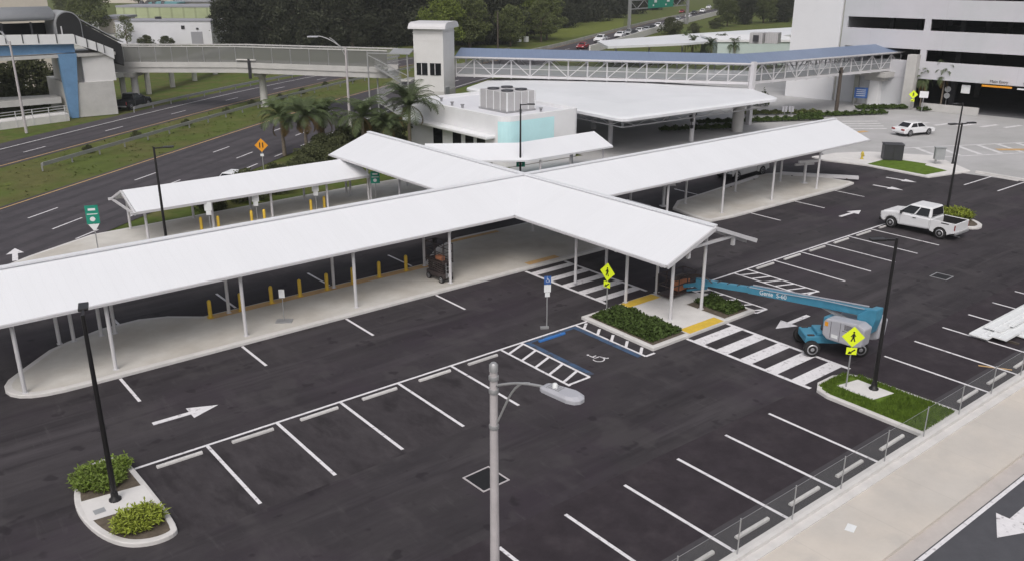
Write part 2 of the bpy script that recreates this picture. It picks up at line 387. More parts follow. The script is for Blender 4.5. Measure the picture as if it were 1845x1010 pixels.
def wheelchair(mb, c, s, ax, ay, fn):
    P = lambda x, y: (c[0]+s*(x*ax[0]+y*ay[0]), c[1]+s*(x*ax[1]+y*ay[1]))
    arc = [P(.42*cos(t), .42*sin(t)-.1) for t in [radians(150+i*20) for i in range(13)]]
    for p, q in zip(arc, arc[1:]): fn(mb, p, q, .1*s)
    for p, q in (((-.12, .75), (-.08, .2)), ((-.08, .2), (.38, .2)), ((.38, .2), (.58, -.42)), ((.58, -.42), (.74, -.36)), ((-.1, .48), (.3, .48))): fn(mb, P(*p), P(*q), .11*s)
    fn(mb, P(-.2, .93), P(-.02, .93), .18*s)
w_ = MB(); wheelchair(w_, (25.75, 25.75), .62, (1, 0), (0, 1), lambda mb, p, q, w: mb.line(p, q, w, .008)); mark('wheelchair_symbol', w_)
for tip, tail in (((10.55, 32.2), (7.95, 32.25)), ((59.1, 32.35), (56.3, 32.35)), ((35.1, 22.8), (37.9, 22.8)), ((67.5, 33.6), (67.3, 36.1)), ((71.0, 34.3), (70.8, 36.9))):
    m_ = MB(); arrow(m_, tip, tail, .13, .5, 1.0); mark('arrow', m_)

# ------------------------------------------------------------------ platforms and islands
def platform(name, poly, z=.15, m_='platform concrete', kerb=.28):
    o = struct(name, MB().prism(poly, -.05, z), 'kerb concrete')
    cx = sum(p[0] for p in poly)/len(poly); cy = sum(p[1] for p in poly)/len(poly)
    ins = inset(poly, kerb)
    MB().sheet(ins, z+.004).build('paving', m_, o); return o
def inset(poly, d):
    n = len(poly); a = sum(poly[i][0]*poly[(i+1) % n][1]-poly[(i+1) % n][0]*poly[i][1] for i in range(n))
    if a < 0: poly = poly[::-1]
    out = []
    for i in range(n):
        p0, p1, p2 = Vector(poly[i-1]), Vector(poly[i]), Vector(poly[(i+1) % n])
        d1 = (p1-p0).normalized(); d2 = (p2-p1).normalized(); n1 = Vector((-d1.y, d1.x)); n2 = Vector((-d2.y, d2.x))
        b = n1+n2; b = b.normalized(); k = d/max(.35, b.dot(n1)); out.append(tuple(p1+b*k))
    return out
def smooth_poly(pts, it=2):
    for _ in range(it):
        o = []
        for i in range(len(pts)):
            a, b = pts[i], pts[(i+1) % len(pts)]
            o += [(a[0]*.75+b[0]*.25, a[1]*.75+b[1]*.25), (a[0]*.25+b[0]*.75, a[1]*.25+b[1]*.75)]
        pts = o
    return pts
main_poly = [(4.0, 38.75), (4.1, 38.3), (4.35, 37.9), (4.75, 37.6), (5.3, 37.4), (6.0, 37.3), (7, 37.28), (38.6, 37.28), (38.9, 38.2), (39.2, 43.5), (37.5, 44.9), (31.4, 44.95), (29.3, 44), (27.7, 42.6), (26.9, 41.75), (13.5, 41.75), (12.1, 42.9), (10.8, 43.4), (9.0, 43.3), (7.3, 42.6), (6.4, 42.1), (5.1, 40.7), (4.3, 39.8), (4.05, 39.25)]
pf = platform('platform', main_poly)
platform('platform', smooth_poly([(47.9, 36.95), (47.6, 38), (48.6, 42.2), (55.2, 42.9), (61, 43.9), (64.2, 43.8), (65.6, 42.2), (66.6, 38), (66.2, 36.95), (57, 36.95)], 1))
MB().sheet([(13.6, 41.05), (26.8, 41.05), (26.8, 41.62), (13.6, 41.62)], .162).build('warning_strip', 'orange paint', pf)
MB().sheet([(31.6, 37.6), (34, 37.6), (34, 38.1), (31.6, 38.1)], .162).build('warning_strip', 'orange paint', pf)
MB().sheet([(30.5, 44.2), (34.5, 44.2), (34.5, 44.6), (30.5, 44.6)], .162).build('warning_strip', 'orange paint', pf)
platform('platform', [(-4, 46.5), (2.5, 46.5), (13.5, 54.8), (33.5, 54.8), (36, 55), (44, 56.5), (47.2, 58), (47.2, 62), (34, 62), (12.9, 60.6), (8.66, 58.1), (-10, 44)])
# mid island with the crossing through it
isl = struct('traffic_island', MB().prism([(28.35, 24.75), (36.1, 24.75), (36.1, 27.9), (34.2, 29.75), (28.45, 29.75)], -.05, .15), 'kerb concrete')
MB().sheet([(28.6, 25), (30.9, 25), (31.1, 29.5), (28.7, 29.5)], .154).build('soil', 'soil', isl)
MB().sheet([(33.9, 25), (35.85, 25), (35.85, 27.5), (33.9, 27.5)], .154).build('soil', 'soil', isl)
MB().sheet([(30.95, 24.76), (33.75, 24.76), (33.75, 27.6), (35.9, 27.6), (35.9, 28.05), (34.0, 29.0), (33.7, 29.74), (31.15, 29.74)], .156).build('paving', 'white concrete', isl)
MB().sheet([(31.0, 24.8), (33.6, 24.8), (33.6, 25.45), (31.0, 25.45)], .162).build('warning_strip', 'yellow paint', isl)
MB().sheet([(31.2, 29.05), (33.6, 29.05), (33.6, 29.7), (31.2, 29.7)], .162).build('warning_strip', 'yellow paint', isl)
bl_poly = [(6.45, 24.75), (6.35, 30.0), (6.1, 30.35), (5.6, 30.5), (5.1, 30.35), (4.5, 29.5), (4.15, 28.3), (4.1, 27.2), (4.3, 25.9), (4.75, 24.9), (5.4, 24.45), (6.1, 24.4)]
bi = struct('traffic_island', MB().prism(smooth_poly(bl_poly, 2), -.05, .15), 'kerb concrete')
MB().sheet(inset(smooth_poly(bl_poly, 2), .2), .154).build('soil', 'soil', bi)
MB().sheet([(4.25, 26.75), (6.3, 26.55), (6.28, 27.85), (4.3, 28.1)], .158).build('paving', 'white concrete', bi)
MB().sheet([(4.5, 27.0), (4.85, 27.0), (4.85, 27.3), (4.5, 27.3)], .162).build('access_cover', 'cabinet grey', bi)
br_poly = [(30.4, 12.86), (33.4, 12.86), (33.3, 17.0), (33.0, 17.6), (32.3, 17.95), (31.2, 17.95), (30.6, 17.6), (30.4, 17.0)]
ri = struct('traffic_island', MB().prism(smooth_poly(br_poly[2:]+br_poly[:2], 1) if 0 else br_poly, -.05, .15), 'kerb concrete')
MB().sheet(inset(br_poly, .2), .154).build('turf', 'lawn', ri)
MB().sheet([(31.5, 15.6), (32.75, 15.35), (32.75, 17.0), (31.5, 17.25)], .16).build('paving', 'white concrete', ri)
tr = struct('traffic_island', MB().prism(smooth_poly([(60.0, 24.6), (62.0, 24.6), (63.6, 27.8), (63.6, 29.6), (61.8, 29.6), (60.0, 28.5)], 2), -.05, .15), 'kerb concrete')
MB().sheet(smooth_poly([(60.25, 24.9), (61.8, 24.9), (63.3, 27.9), (63.3, 29.3), (61.9, 29.3), (60.25, 28.3)], 2), .154).build('soil', 'soil', tr)
gp = struct('traffic_island', MB().prism([(73.3, 34.5), (77.2, 33.6), (78.6, 33.4), (82.6, 38.6), (79.5, 43.5), (76.3, 45.2), (73.0, 45.6), (72.6, 44), (73.6, 40.5)], -.05, .14), 'white concrete')
MB().sheet([(73.75, 35.0), (76.9, 34.6), (77.6, 37), (78.3, 37.2), (78.1, 39.5), (77.6, 40.6), (73.95, 40.5)], .146).build('turf', 'lawn', gp)
kb = MB(); kb.prism([(78.6, 12.9), (78.9, 12.9), (78.9, 33), (78.6, 33)], -.05, .15); struct('kerb', kb, 'kerb concrete')
# plaza paint
pm = MB()
for i in range(9): x = 83.2+2.1*i; y = 38.6-1.05*i; pm.line((x, y), (x+2.6, y+3.6), .5, -.01)
pm.line((81.6, 38.9), (101, 29.4), .25, -.009); pm.line((84.0, 42.9), (104, 33.0), .25, -.009)
for i in range(8): x = 98.5+1.6*i; y = 49.3-1.9*i; pm.line((x, y), (x+3.0, y-.5), .55, -.01)
for i in range(4): x = 90.5+1.3*i; y = 52.3+1.1*i; pm.line((x, y), (x+3.4, y-2.6), .5, -.01)
struct('plaza_crosswalk', pm, 'worn paint')
pr_ = MB(); pr_.line((86.3, 51), (90.6, 50.2), .7, -.011); pr_.line((86, 49.6), (88.6, 51.8), .5, -.008); pr_.line((91, 36.5), (93.4, 34.6), .9, -.008); struct('plaza_ramp', pr_, 'orange paint')

# ------------------------------------------------------------------ highway
KN = [(-400, 0), (100, 0), (124, -1.0), (160, -6.5), (200, -14.5), (250, -20.5), (300, -26.5), (370, -38), (430, -48), (600, -76), (1200, -170)]
def shift(s):
    for (s0, c0), (s1, c1) in zip(KN, KN[1:]):
        if s0 <= s <= s1:
            t = (s-s0)/(s1-s0); return c0+(c1-c0)*t
    return 0
def hp(s, c):
    e = sum(shift(s+d) for d in (-14, -7, 0, 7, 14))/5; v = U2*s+N2*(c+e); return (v.x, v.y)
def band(mb, c0, c1, s0, s1, z, st=6.0, thick=None):
    n = max(1, int(math.ceil((s1-s0)/st)))
    for i in range(n):
        a, b = s0+(s1-s0)*i/n, s0+(s1-s0)*(i+1)/n
        q = [hp(a, c0), hp(b, c0), hp(b, c1), hp(a, c1)]
        if thick: mb.prism(q, z, z+thick)
        else: mb.sheet(q, z)
    return mb
struct('verge', band(MB(), 51, 62.2, -150, 190, -.03), 'median grass')
hw = struct('highway', band(MB(), 39.5, 51.4, -150, 900, -.012), 'road asphalt')
struct('highway', band(MB(), 61.8, 70.6, -150, 172, -.012), 'road asphalt')
w = MB()
for c in (41.2, 42.7, 44.7, 46.2, 48.3, 49.9): band(w, c-.3, c+.3, -150, 300, -.008)
w.build('tyre_track', 'lane wear', hw)
w = MB()
for c in (63.0, 64.3, 66.4, 67.8): band(w, c-.3, c+.3, -150, 170, -.008)
w.build('tyre_track', 'lane wear', hw)
w = MB()
for c, s0 in ((43.45, -20), (47.1, -18), (65.0, -10)):
    s = s0-90.0
    while s < (320 if c < 50 else 160): band(w, c-.07, c+.07, s, s+3.0, -.003); s += 12.2
s = 36.0
while s < 120: band(w, 40.25, 40.4, s, s+2.2, -.003); s += 5.5
w.build('lane_dash', 'paint', hw)
w = MB(); band(w, 40.2, 40.36, -150, 40, -.003); band(w, 68.2, 68.36, -150, 170, -.003); band(w, 40.2, 40.36, 125, 400, -.003); w.build('edge_line', 'worn paint', hw)
w = MB(); band(w, 50.85, 51.0, -150, 420, -.003); band(w, 62.3, 62.45, -150, 170, -.003); w.build('median_line', 'orange paint', hw)
a = MB(); arrow(a, (8.45, 60.9), (7.95, 58.1), .16, .5, 1.1, .004); a.build('arrow', 'paint', hw)
# highway guardrails and barrier
def guardrail(c, s0, s1, label, name='guardrail', step=3.8):
    t = thing(name, label, 'guardrail', (*hp((s0+s1)/2, c), 0))
    band(MB(), c-.04, c+.04, s0, s1, .45, thick=.32).build('rail', 'galvanised', t, world=True)
    s = s0; first = None
    while s < s1:
        x, y = hp(s, c+.1); q = (x-t.location.x, y-t.location.y, 0)
        if first is None: first = MB().box((0, 0, .36), (.12, .12, .72)).build('post', 'galvanised', t); first.location = q
        else: copy_tree(first, loc=q)
        s += step
guardrail(57.0, 64, 190, 'long galvanised guardrail along the grass median of the highway')
guardrail(69.9, 95, 168, 'galvanised guardrail at the far outer edge of the highway, under the footbridge')
t = thing('barrier_wall', 'long pale concrete barrier wall beside the queue of cars on the distant road', 'barrier', (*hp(290, 39.4), 0))
band(MB(), 39.2, 39.5, 190, 430, -.02, thick=1.6).build('wall', 'white concrete', t, world=True)
t = thing('barrier_wall', 'low concrete barrier along the grassy far edge of the distant road', 'barrier', (*hp(230, 51.5), 0))
band(MB(), 51.4, 51.6, 150, 420, -.02, thick=.7).build('wall', 'concrete dirty', t, world=True)
# ================================================================== WALKWAY CANOPIES
def gable(ax, a0, a1, e0, e1, ze, zr, th=.14):
    """gabled roof; ax 'x' or 'y' is the ridge direction from a0 to a1; eaves at e0, e1"""
    r = (e0+e1)/2
    sec = [(e0, ze), (r, zr), (e1, ze), (e1, ze-th), (r, zr-th), (e0, ze-th)]
    P = (lambda a, p: (a, p[0], p[1])) if ax == 'x' else (lambda a, p: (p[0], a, p[1]))
    vs = [P(a0, p) for p in sec]+[P(a1, p) for p in sec]
    fs = [(i, (i+1) % 6, 6+(i+1) % 6, 6+i) for i in range(6)]+[(0, 5, 4, 1), (1, 4, 3, 2), (6, 7, 10, 11), (7, 8, 9, 10)]
    if ax == 'x': fs = [f[::-1] for f in fs]
    return MB().add(vs, fs)
def column(parent, x, y, z0, z1, r=.085):
    c = MB().tube((0, 0, 0), (0, 0, z1-z0), r, n=12); c.box((0, 0, .015), (.22, .22, .03)); c.box((0, 0, z1-z0-.03), (.24, .24, .06))
    o = c.build('column', 'steel white', parent); o.location = (x-parent.location.x, y-parent.location.y, z0-parent.location.z); return o
ZE, ZR = 3.4, 4.7
cn = thing('walkway_canopy', 'long white gabled canopy crossing another at right angles over the central platform', 'canopy', (34, 41, .15))
MX0, MX1 = 1.5, 68.6; E0, E1 = 37.65, 44.4; C0, C1 = 30.5, 37.46; GY0, GY1 = 26.1, 60.2
gable('x', MX0, MX1, E0, E1, ZE, ZR).build('roof', 'roof white', cn, world=True)
gable('y', GY0, GY1, C0, C1, ZE+.003, ZR+.003).build('roof', 'roof white cross', cn, world=True)
RX, RY = (C0+C1)/2, (E0+E1)/2
m_ = MB(); m_.bar((MX0, RY, ZR+.03), (MX1, RY, ZR+.03), .34, .07); m_.bar((RX, GY0, ZR+.033), (RX, GY1, ZR+.033), .34, .07); m_.build('ridge_cap', 'roof white', cn, world=True)
m_ = MB()
for a, b in (((MX0, E0-.06), (C0, E0-.06)), ((C1, E0-.06), (MX1, E0-.06)), ((MX0, E1+.06), (C0, E1+.06)), ((C1, E1+.06), (MX1, E1+.06)), ((C0-.06, GY0), (C0-.06, E0)), ((C1+.06, GY0), (C1+.06, E0)), ((C0-.06, E1), (C0-.06, GY1)), ((C1+.06, E1), (C1+.06, GY1))):
    m_.bar((*a, ZE-.07), (*b, ZE-.07), .11, .11)
m_.build('gutter', 'steel white', cn, world=True)
m_ = MB()                                                       # rake trim, tie beam and stub posts of the near gable
for x in (C0, C1): m_.bar((x, GY0-.05, ZE-.1), (RX, GY0-.05, ZR-.1), .09, .2)
hx = (C1-C0)/4
m_.bar((RX-hx, GY0+.15, ZE+.45), (RX+hx, GY0+.15, ZE+.45), .12, .14)
for d in (-hx, hx): m_.bar((RX+d, GY0+.15, ZE+.50), (RX+d, GY0+.15, ZE-.05), .16)
m_.build('gable_truss', 'steel white', cn, world=True)
def rafters(parent, ax, pos, e0, e1, ze, zr):
    r = (e0+e1)/2
    for a in pos:
        m_ = MB(); P = (lambda q, z: (a, q, z)) if ax == 'x' else (lambda q, z: (q, a, z))
        m_.bar(P(e0+.15, ze-.2), P(r, zr-.2), .12, .2); m_.bar(P(e1-.15, ze-.2), P(r, zr-.2), .12, .2)
        m_.bar(P(e0+(r-e0)*.4, ze+(zr-ze)*.4-.25), P(r+(e1-r)*.6, ze+(zr-ze)*.4-.25), .1, .12)
        m_.build('rafter', 'steel white', parent, world=True)
xs = [8.2+5.97*i for i in range(10)]; xs = [x for x in xs if not 31.6 < x < 36.5]+[4.6]
rafters(cn, 'x', xs, E0, E1, ZE, ZR)
for x in xs:
    column(cn, x, 37.95, .15, 3.3)
    if x > 10: column(cn, x+(.5 if x < 30 else 0), 41.35, .15, 4.3)
for x, y in ((6.95, 42.5), (7.55, 42.4), (8.75, 42.3), (9.35, 42.2)): column(cn, x, y, .15, 4.0)
ys = [26.6, 29.7, 33.6, 47.5, 52.0, 56.5, 59.3]
rafters(cn, 'y', ys, C0, C1, ZE, ZR)
for y in ys: column(cn, 31.6, y, .15, 3.5); column(cn, 34.0 if y < 40 else 36.8, y, .15, 4.4 if y < 40 else 3.3)
column(cn, 36.3, 42.9, .15, 3.6)
for (p, q) in (((28.2, 39.8), (31.6, 43.6)), ((31.6, 39.8), (28.2, 43.6))):
    MB().bar((*p, 3.15), (*q, 3.15), .1, .14).build('brace', 'steel white', cn, world=True)

z1, z2 = 2.35, 3.3
c2 = thing('walkway_canopy', 'low white gabled canopy beside the highway, with a green road sign near its open end', 'canopy', (22, 58, .15))
gable('x', 14.75, 31.5, 56.0, 60.8, z1, z2).build('roof', 'roof white', c2, world=True)
m_ = MB(); m_.bar((14.4, 56.0, z1-.08), (32, 56.0, z1-.08), .12, .16); m_.bar((14.4, 60.85, z1-.08), (31, 60.85, z1-.08), .12, .16); m_.build('gutter', 'steel white', c2, world=True)
m_ = MB(); m_.bar((14.65, 55.9, z1-.1), (14.65, 58.4, z2-.08), .1, .16); m_.bar((14.65, 60.95, z1-.1), (14.65, 58.4, z2-.08), .1, .16); m_.bar((14.65, 55.9, z1-.12), (14.65, 60.95, z1-.12), .1, .14); m_.build('gable_truss', 'steel white', c2, world=True)
for x in (15.4, 19.7, 23.9, 28.2, 31.8): column(c2, x, 56.5, .15, 2.3); column(c2, x, 60.35, .15, 2.35)

c3 = thing('walkway_canopy', 'bent white canopy in front of the building with the turquoise panel', 'canopy', (47, 55, .15))
cl_ = [Vector((53.7, 55.2)), Vector((45.0, 55.2)), Vector((38.8, 59.6))]
def mitre(pts, d):
    out = []
    for i in range(len(pts)):
        dd = [(pts[j+1]-pts[j]).normalized() for j in (i-1, i) if 0 <= j < len(pts)-1]; ns = [Vector((-q.y, q.x)) for q in dd]; b_ = sum(ns, Vector((0, 0))).normalized(); out.append(pts[i]+b_*(d/max(.3, b_.dot(ns[0]))))
    return out
rows = [(mitre(cl_, 2.4), z1), (cl_, z2), (mitre(cl_, -2.4), z1)]; vs = []
for th in (0, .14):
    for r_, z in rows: vs += [(p.x, p.y, z-th) for p in r_]
fs = []
for i in (0, 1):
    fs += [(i, i+1, 4+i, 3+i), (3+i, 4+i, 7+i, 6+i), (9+i, 12+i, 13+i, 10+i), (12+i, 15+i, 16+i, 13+i), (i, 9+i, 10+i, i+1), (6+i, 7+i, 16+i, 15+i)]
fs += [(0, 3, 12, 9), (3, 6, 15, 12), (2, 11, 14, 5), (5, 14, 17, 8)]
MB().add(vs, fs).build('roof', 'roof white', c3, world=True)
for x, y in ((53, 53.3), (49.2, 53.3), (45.6, 53.0), (53, 57.2), (49.2, 57.2), (42.6, 55.6), (40.3, 57.8)): column(c3, x, y, 0 if x > 47.5 else .15, 2.35)

# ================================================================== BIG FLAT BUS CANOPY
bc = thing('bus_canopy', 'wide flat white canopy over the bus lanes, on thick round pillars', 'canopy', (70, 66, 0))
def cut_corners(poly, d):
    out = []
    for i in range(len(poly)):
        p0, p1, p2 = Vector(poly[i-1]), Vector(poly[i]), Vector(poly[(i+1) % len(poly)]); u0 = (p0-p1).normalized()*d; u1 = (p2-p1).normalized()*d
        out += [tuple(p1+u0), tuple(p1+u0*.3+u1*.3), tuple(p1+u1)]
    return out
bpoly = cut_corners([(57.6, 55.6), (80.6, 54.9), (84.6, 61.3), (79.5, 76), (67.5, 88), (59.3, 82.4)], .9)
ctr = Vector((70, 68)); vs = []; n = len(bpoly)
for (k, z) in ((1.0, 3.62), (1.0, 3.86), (.975, 4.0), (.6, 4.28)):
    for q in bpoly: v = ctr+(Vector(q)-ctr)*k; vs.append((v.x, v.y, z))
fs = [(j*n+i, j*n+(i+1) % n, (j+1)*n+(i+1) % n, (j+1)*n+i) for j in range(3) for i in range(n)]+[tuple(range(n-1, -1, -1)), tuple(range(3*n, 4*n))]
aa = sum(bpoly[i][0]*bpoly[(i+1) % n][1]-bpoly[(i+1) % n][0]*bpoly[i][1] for i in range(n))
MB().add(vs, fs if aa > 0 else [f[::-1] for f in fs]).build('roof', 'membrane white', bc, world=True)
m_ = MB(); ring = inset(bpoly, .9); n = len(ring)
for i in range(n):
    a, b = Vector(ring[i]), Vector(ring[(i+1) % n]); L_ = (b-a).length; k = max(1, int(L_/1.5))
    m_.bar((a.x, a.y, 2.95), (b.x, b.y, 2.95), .1); m_.bar((a.x, a.y, 3.5), (b.x, b.y, 3.5), .1)
    for j in range(k):
        p = a+(b-a)*j/k; q = a+(b-a)*(j+1)/k
        m_.bar((p.x, p.y, 2.95 if j % 2 else 3.5), (q.x, q.y, 3.5 if j % 2 else 2.95), .06)
m_.build('perimeter_truss', 'galvanised', bc, world=True)
m_ = MB()
for i in range(9):
    y = 57.5+2.8*i; m_.bar((59.5, y, 3.3), (79 if i < 6 else 74, y, 3.3), .09, .5)
m_.build('roof_beams', 'galvanised', bc, world=True)
for x, y, r in ((79.2, 59.0, .62), (62.4, 61.8, .24), (70.6, 58.2, .24), (64.5, 78, .3), (74, 73, .3), (68, 70, .3), (79, 69, .3)):
    o = MB().lathe([(r*1.0, 0), (r, 2.7), (r*1.25, 3.0), (r*1.25, 3.3)], n=20).build('pillar', 'concrete bridge' if r > .5 else 'steel white', bc); o.location = (x-70, y-66, 0)
m_ = MB()
for dx, dz in ((-1.3, 2.7), (-.7, 2.3), (-.55, 1.6), (.4, 2.75), (.9, 2.8)):
    m_.box((70.6+dx*.8, 58.1+dx*.4, dz), (.24, .24, .34))
m_.bar((69.4, 57.6, 2.95), (71.4, 58.5, 2.95), .06); m_.bar((70.05, 57.85, 1.5), (70.05, 57.85, 2.9), .05)
t = thing('signal_bracket', 'dark signal heads on a bracket at the front pillar under the bus canopy', 'signal lights', (70.6, 58.1, 1.4))
m_.build('heads', 'black steel', t, world=True)

# ================================================================== BUILDING WITH TURQUOISE PANEL
def rounded_rect(x0, y0, x1, y1, rs, k=6):
    out = []
    for (cx, cy, a0), r in zip(((x0, y0, 180), (x1, y0, 270), (x1, y1, 0), (x0, y1, 90)), rs):
        if r == 0: out.append((cx, cy)); continue
        ox = cx+(r if cx == x0 else -r); oy = cy+(r if cy == y0 else -r)
        out += [(ox+r*cos(radians(a0+90*i/k)), oy+r*sin(radians(a0+90*i/k))) for i in range(k+1)]
    return out
bt = thing('station_building', 'white flat-roofed building with rounded corners and a turquoise panel', 'building', (52, 68, 0))
rr = rounded_rect(47.4, 60.1, 56.6, 75.5, (1.2, .8, .3, .3))
w = MB(); n = len(rr); ri_ = inset(rr, .35)
def ringwall(mb, outer, inner, z0, z1):
    n = len(outer); a = sum(outer[i][0]*outer[(i+1) % n][1]-outer[(i+1) % n][0]*outer[i][1] for i in range(n))
    if a < 0: outer = outer[::-1]
    vs = [(p[0], p[1], z0) for p in outer]+[(p[0], p[1], z1) for p in outer]+[(p[0], p[1], z1) for p in inner]+[(p[0], p[1], z0) for p in inner]
    mb.add(vs, [(j*n+i, j*n+(i+1) % n, ((j+1) % 4)*n+(i+1) % n, ((j+1) % 4)*n+i) for j in range(4) for i in range(n)]); return mb
ringwall(w, rr, ri_, 0, 4.5).build('wall', 'stucco white', bt, world=True)
MB().prism(inset(rr, .34), 4.0, 4.2).build('roof', 'warehouse white', bt, world=True)
pn = MB(); arc = [(47.4-.03, 60.95), (47.75-.03, 60.45-.03), (48.3, 60.1-.03), (53.2, 60.1-.03)]
pv = [(p[0], p[1], z) for z in (.5, 4.05) for p in rounded_rect(47.37, 60.07, 60, 75, (1.2, 0, 0, 0))[1:7]]
k = len(pv)//2; pv = pv[:k]+[(53.3, 60.07, .5)]+pv[k:]+[(53.3, 60.07, 4.05)]; k += 1
pn.add(pv, [(i, i+1, k+i+1, k+i) for i in range(k-1)]).build('panel', 'turquoise', bt, world=True)
MB().box((46.85, 68.2, 2.62), (1.1, 13.8, .3)).build('awning', 'stucco white', bt, world=True, bevel=.08)
for y, wd in ((70.4, 1.5), (67.2, 1.3), (65.2, 1.2), (63.4, 1.2)):
    MB().box((47.37, y, 1.25), (.08, wd, 2.3)).build('window', 'dark glass', bt, world=True)
for x, y in ((50.0, 73.5), (49.2, 70.5), (49.0, 68.5), (53.5, 62.2), (51.4, 62.6)):
    MB().lathe([(.12, 4.2), (.12, 4.5), (.2, 4.5), (.2, 4.58)], (x, y, 0), 10).build('vent', 'galvanised', bt, world=True)
ac = thing('rooftop_unit', 'grey louvred rooftop cooling unit on the building with the turquoise panel', 'air conditioner', (51.9, 65.3, 4.2)); ac.scale = (.92, .92, .9)
for i, (x, y) in enumerate(((-1.25, -1.2), (.55, -1.2), (-1.25, 1.1), (.55, 1.1))):
    MB().box((x+.35, y, 1.12), (1.74, 2.2, 1.9)).build('cabinet', 'unit grey', ac, bevel=.04)
MB().box((0, 0, .1), (3.8, 4.7, .16)).build('base', 'galvanised', ac)
for x, y in ((-.9, -1.2), (.9, -1.2), (-.9, 1.1), (.9, 1.1)):
    MB().lathe([(.62, 2.07), (.62, 2.22), (.5, 2.22)], (x, y, 0), 18).build('fan', 'cabinet dark', ac)
m_ = MB()
for x in (-1.75, -.85, .05, .95, 1.9): m_.box((x-.02, -2.32, 1.12), (.08, .05, 1.92))
for y in (-2.25, -1.2, -.1, 1.1, 2.2): m_.box((-1.82, y, 1.12), (.05, .08, 1.92))
m_.build('corner_trim', 'sign white', ac)

# ================================================================== ELEVATOR TOWER, FOOTBRIDGES
TC = Vector((58.75, 85.75)); RZH = atan2(U2.y, U2.x)           # local x along the highway, local y across it
et = thing('elevator_tower', 'white elevator tower with a curved cap and two dark windows', 'tower', (TC.x, TC.y, 0), RZH)
w = MB(); w.box((2.25, 1.8, 5.2), (4.5, 3.6, 10.4)); w.build('wall', 'tower white', et)
w = MB(); w.box((2.25, 1.8, 9.85), (4.6, 3.7, .10)); w.box((2.25, 1.8, 9.0), (4.56, 3.66, .07)); w.build('band', 'tower white', et)
pf_ = [(-.5, 10.28), (-.42, 10.55), (-.1, 10.85), (.6, 11.0), (3.9, 11.0), (4.6, 10.85), (4.92, 10.55), (5.0, 10.28)]
w = MB(); w.profile(pf_, -.45, 4.05); w.build('roof', 'steel white', et)
for y in (.98, 2.62):
    f = MB().box((-.02, y, 5.75), (.08, 1.32, 1.38)).build('window', 'dark glass', et)
    MB().box((-.07, y+.05, 5.75), (.03, .08, 1.3)).build('mullion', 'steel white', f)
MB().box((2.25, 1.8, 1.7), (4.56, 3.66, 3.0)).build('base_course', 'concrete bridge', et)
MB().box((1.2, -.03, 3.0), (1.6, .06, 1.2)).build('louvre', 'cabinet grey', et)

# stairs between tower and bridge
stt = thing('stair_tower', 'blue grey steel stair with mesh sides between the footbridge and the elevator tower', 'stairs', (TC.x, TC.y, 0), RZH)
for i in range(3):
    a = Vector((.2, 5.0, 2.0*i+.2)); b = Vector((.2, 8.2, 2.0*i+2.0))
    if i % 2: a.y, b.y = b.y, a.y
    m_ = MB()
    for k in range(9):
        p = a+(b-a)*k/8; m_.box(p, (1.4, .42, .06))
    m_.bar(a+Vector((-.75, 0, -.05)), b+Vector((-.75, 0, -.05)), .06, .28); m_.build('stair_flight', 'galvanised', stt)
    m_ = MB(); m_.add([a+Vector((-.8, 0, 0)), b+Vector((-.8, 0, 0)), b+Vector((-.8, 0, 1.1)), a+Vector((-.8, 0, 1.1))], [(0, 1, 2, 3)]); m_.build('mesh_side', 'railing mesh', stt)
m_ = MB()
for x in (-.9, 1.9):
    for y in (4.1, 9.0): m_.box((x, y, 3.8), (.14, .14, 7.6))
m_.bar((-.9, 4.1, 7.5), (-.9, 9.0, 7.5), .12); m_.bar((-.9, 4.1, 5.0), (-.9, 9, 7.3), .08); m_.build('frame', 'galvanised', stt)
MB().profile([(-1.2, 7.55), (.5, 8.0), (2.2, 7.55), (2.2, 7.45), (.5, 7.9), (-1.2, 7.45)], 3.7, 6.2).build('roof', 'vault metal', stt)
MB().box((.5, 4.4, 4.45), (2.8, 1.2, .2)).build('landing', 'concrete bridge', stt)

fb = thing('footbridge', 'concrete footbridge with grey mesh fences crossing over the highway', 'bridge', (44, 107, 0))
segs = [((30.8, 119.2), (43.2, 108.9)), ((43.2, 108.9), (54.9, 91.9))]
pts = [Vector(segs[0][0]), Vector(segs[0][1]), Vector(segs[1][1])]
def offs(pts, d):
    out = []
    for i in range(len(pts)):
        dirs = [(pts[j+1]-pts[j]).normalized() for j in (i-1, i) if 0 <= j < len(pts)-1]
        q = sum(dirs, Vector((0, 0))).normalized(); out.append(pts[i]+Vector((-q.y, q.x))*d)
    return out
def strip_box(mb, a, b, z0, z1):
    for i in range(len(a)-1): mb.prism([a[i], a[i+1], b[i+1], b[i]], z0, z1)
    return mb
near, far = offs(pts, 0), offs(pts, 3.2)
strip_box(MB(), near, far, 4.45, 5.25).build('girder', 'concrete bridge', fb, world=True)
m_ = MB(); strip_box(m_, offs(pts, -.12), offs(pts, .1), 5.1, 5.75); strip_box(m_, offs(pts, 3.1), offs(pts, 3.32), 5.1, 5.75); m_.build('parapet', 'concrete bridge', fb, world=True)
for d in (0, 3.2):
    o_ = offs(pts, d); m_ = MB()
    for i in range(2): m_.face([(*o_[i], 5.75), (*o_[i+1], 5.75), (*o_[i+1], 7.6), (*o_[i], 7.6)])
    m_.build('fence_mesh', 'mesh screen' if d == 0 else 'railing mesh', fb, world=True)
    m_ = MB()
    for i in range(2): m_.bar((*o_[i], 7.65), (*o_[i+1], 7.65), .14)
    m_.build('top_rail', 'concrete bridge', fb, world=True)
    for i in range(2):
        n = 8
        for k in range(n):
            p = o_[i]+(o_[i+1]-o_[i])*k/n; MB().bar((p.x, p.y, 5.7), (p.x, p.y, 7.65), .08).build('fence_post', 'galvanised', fb, world=True)
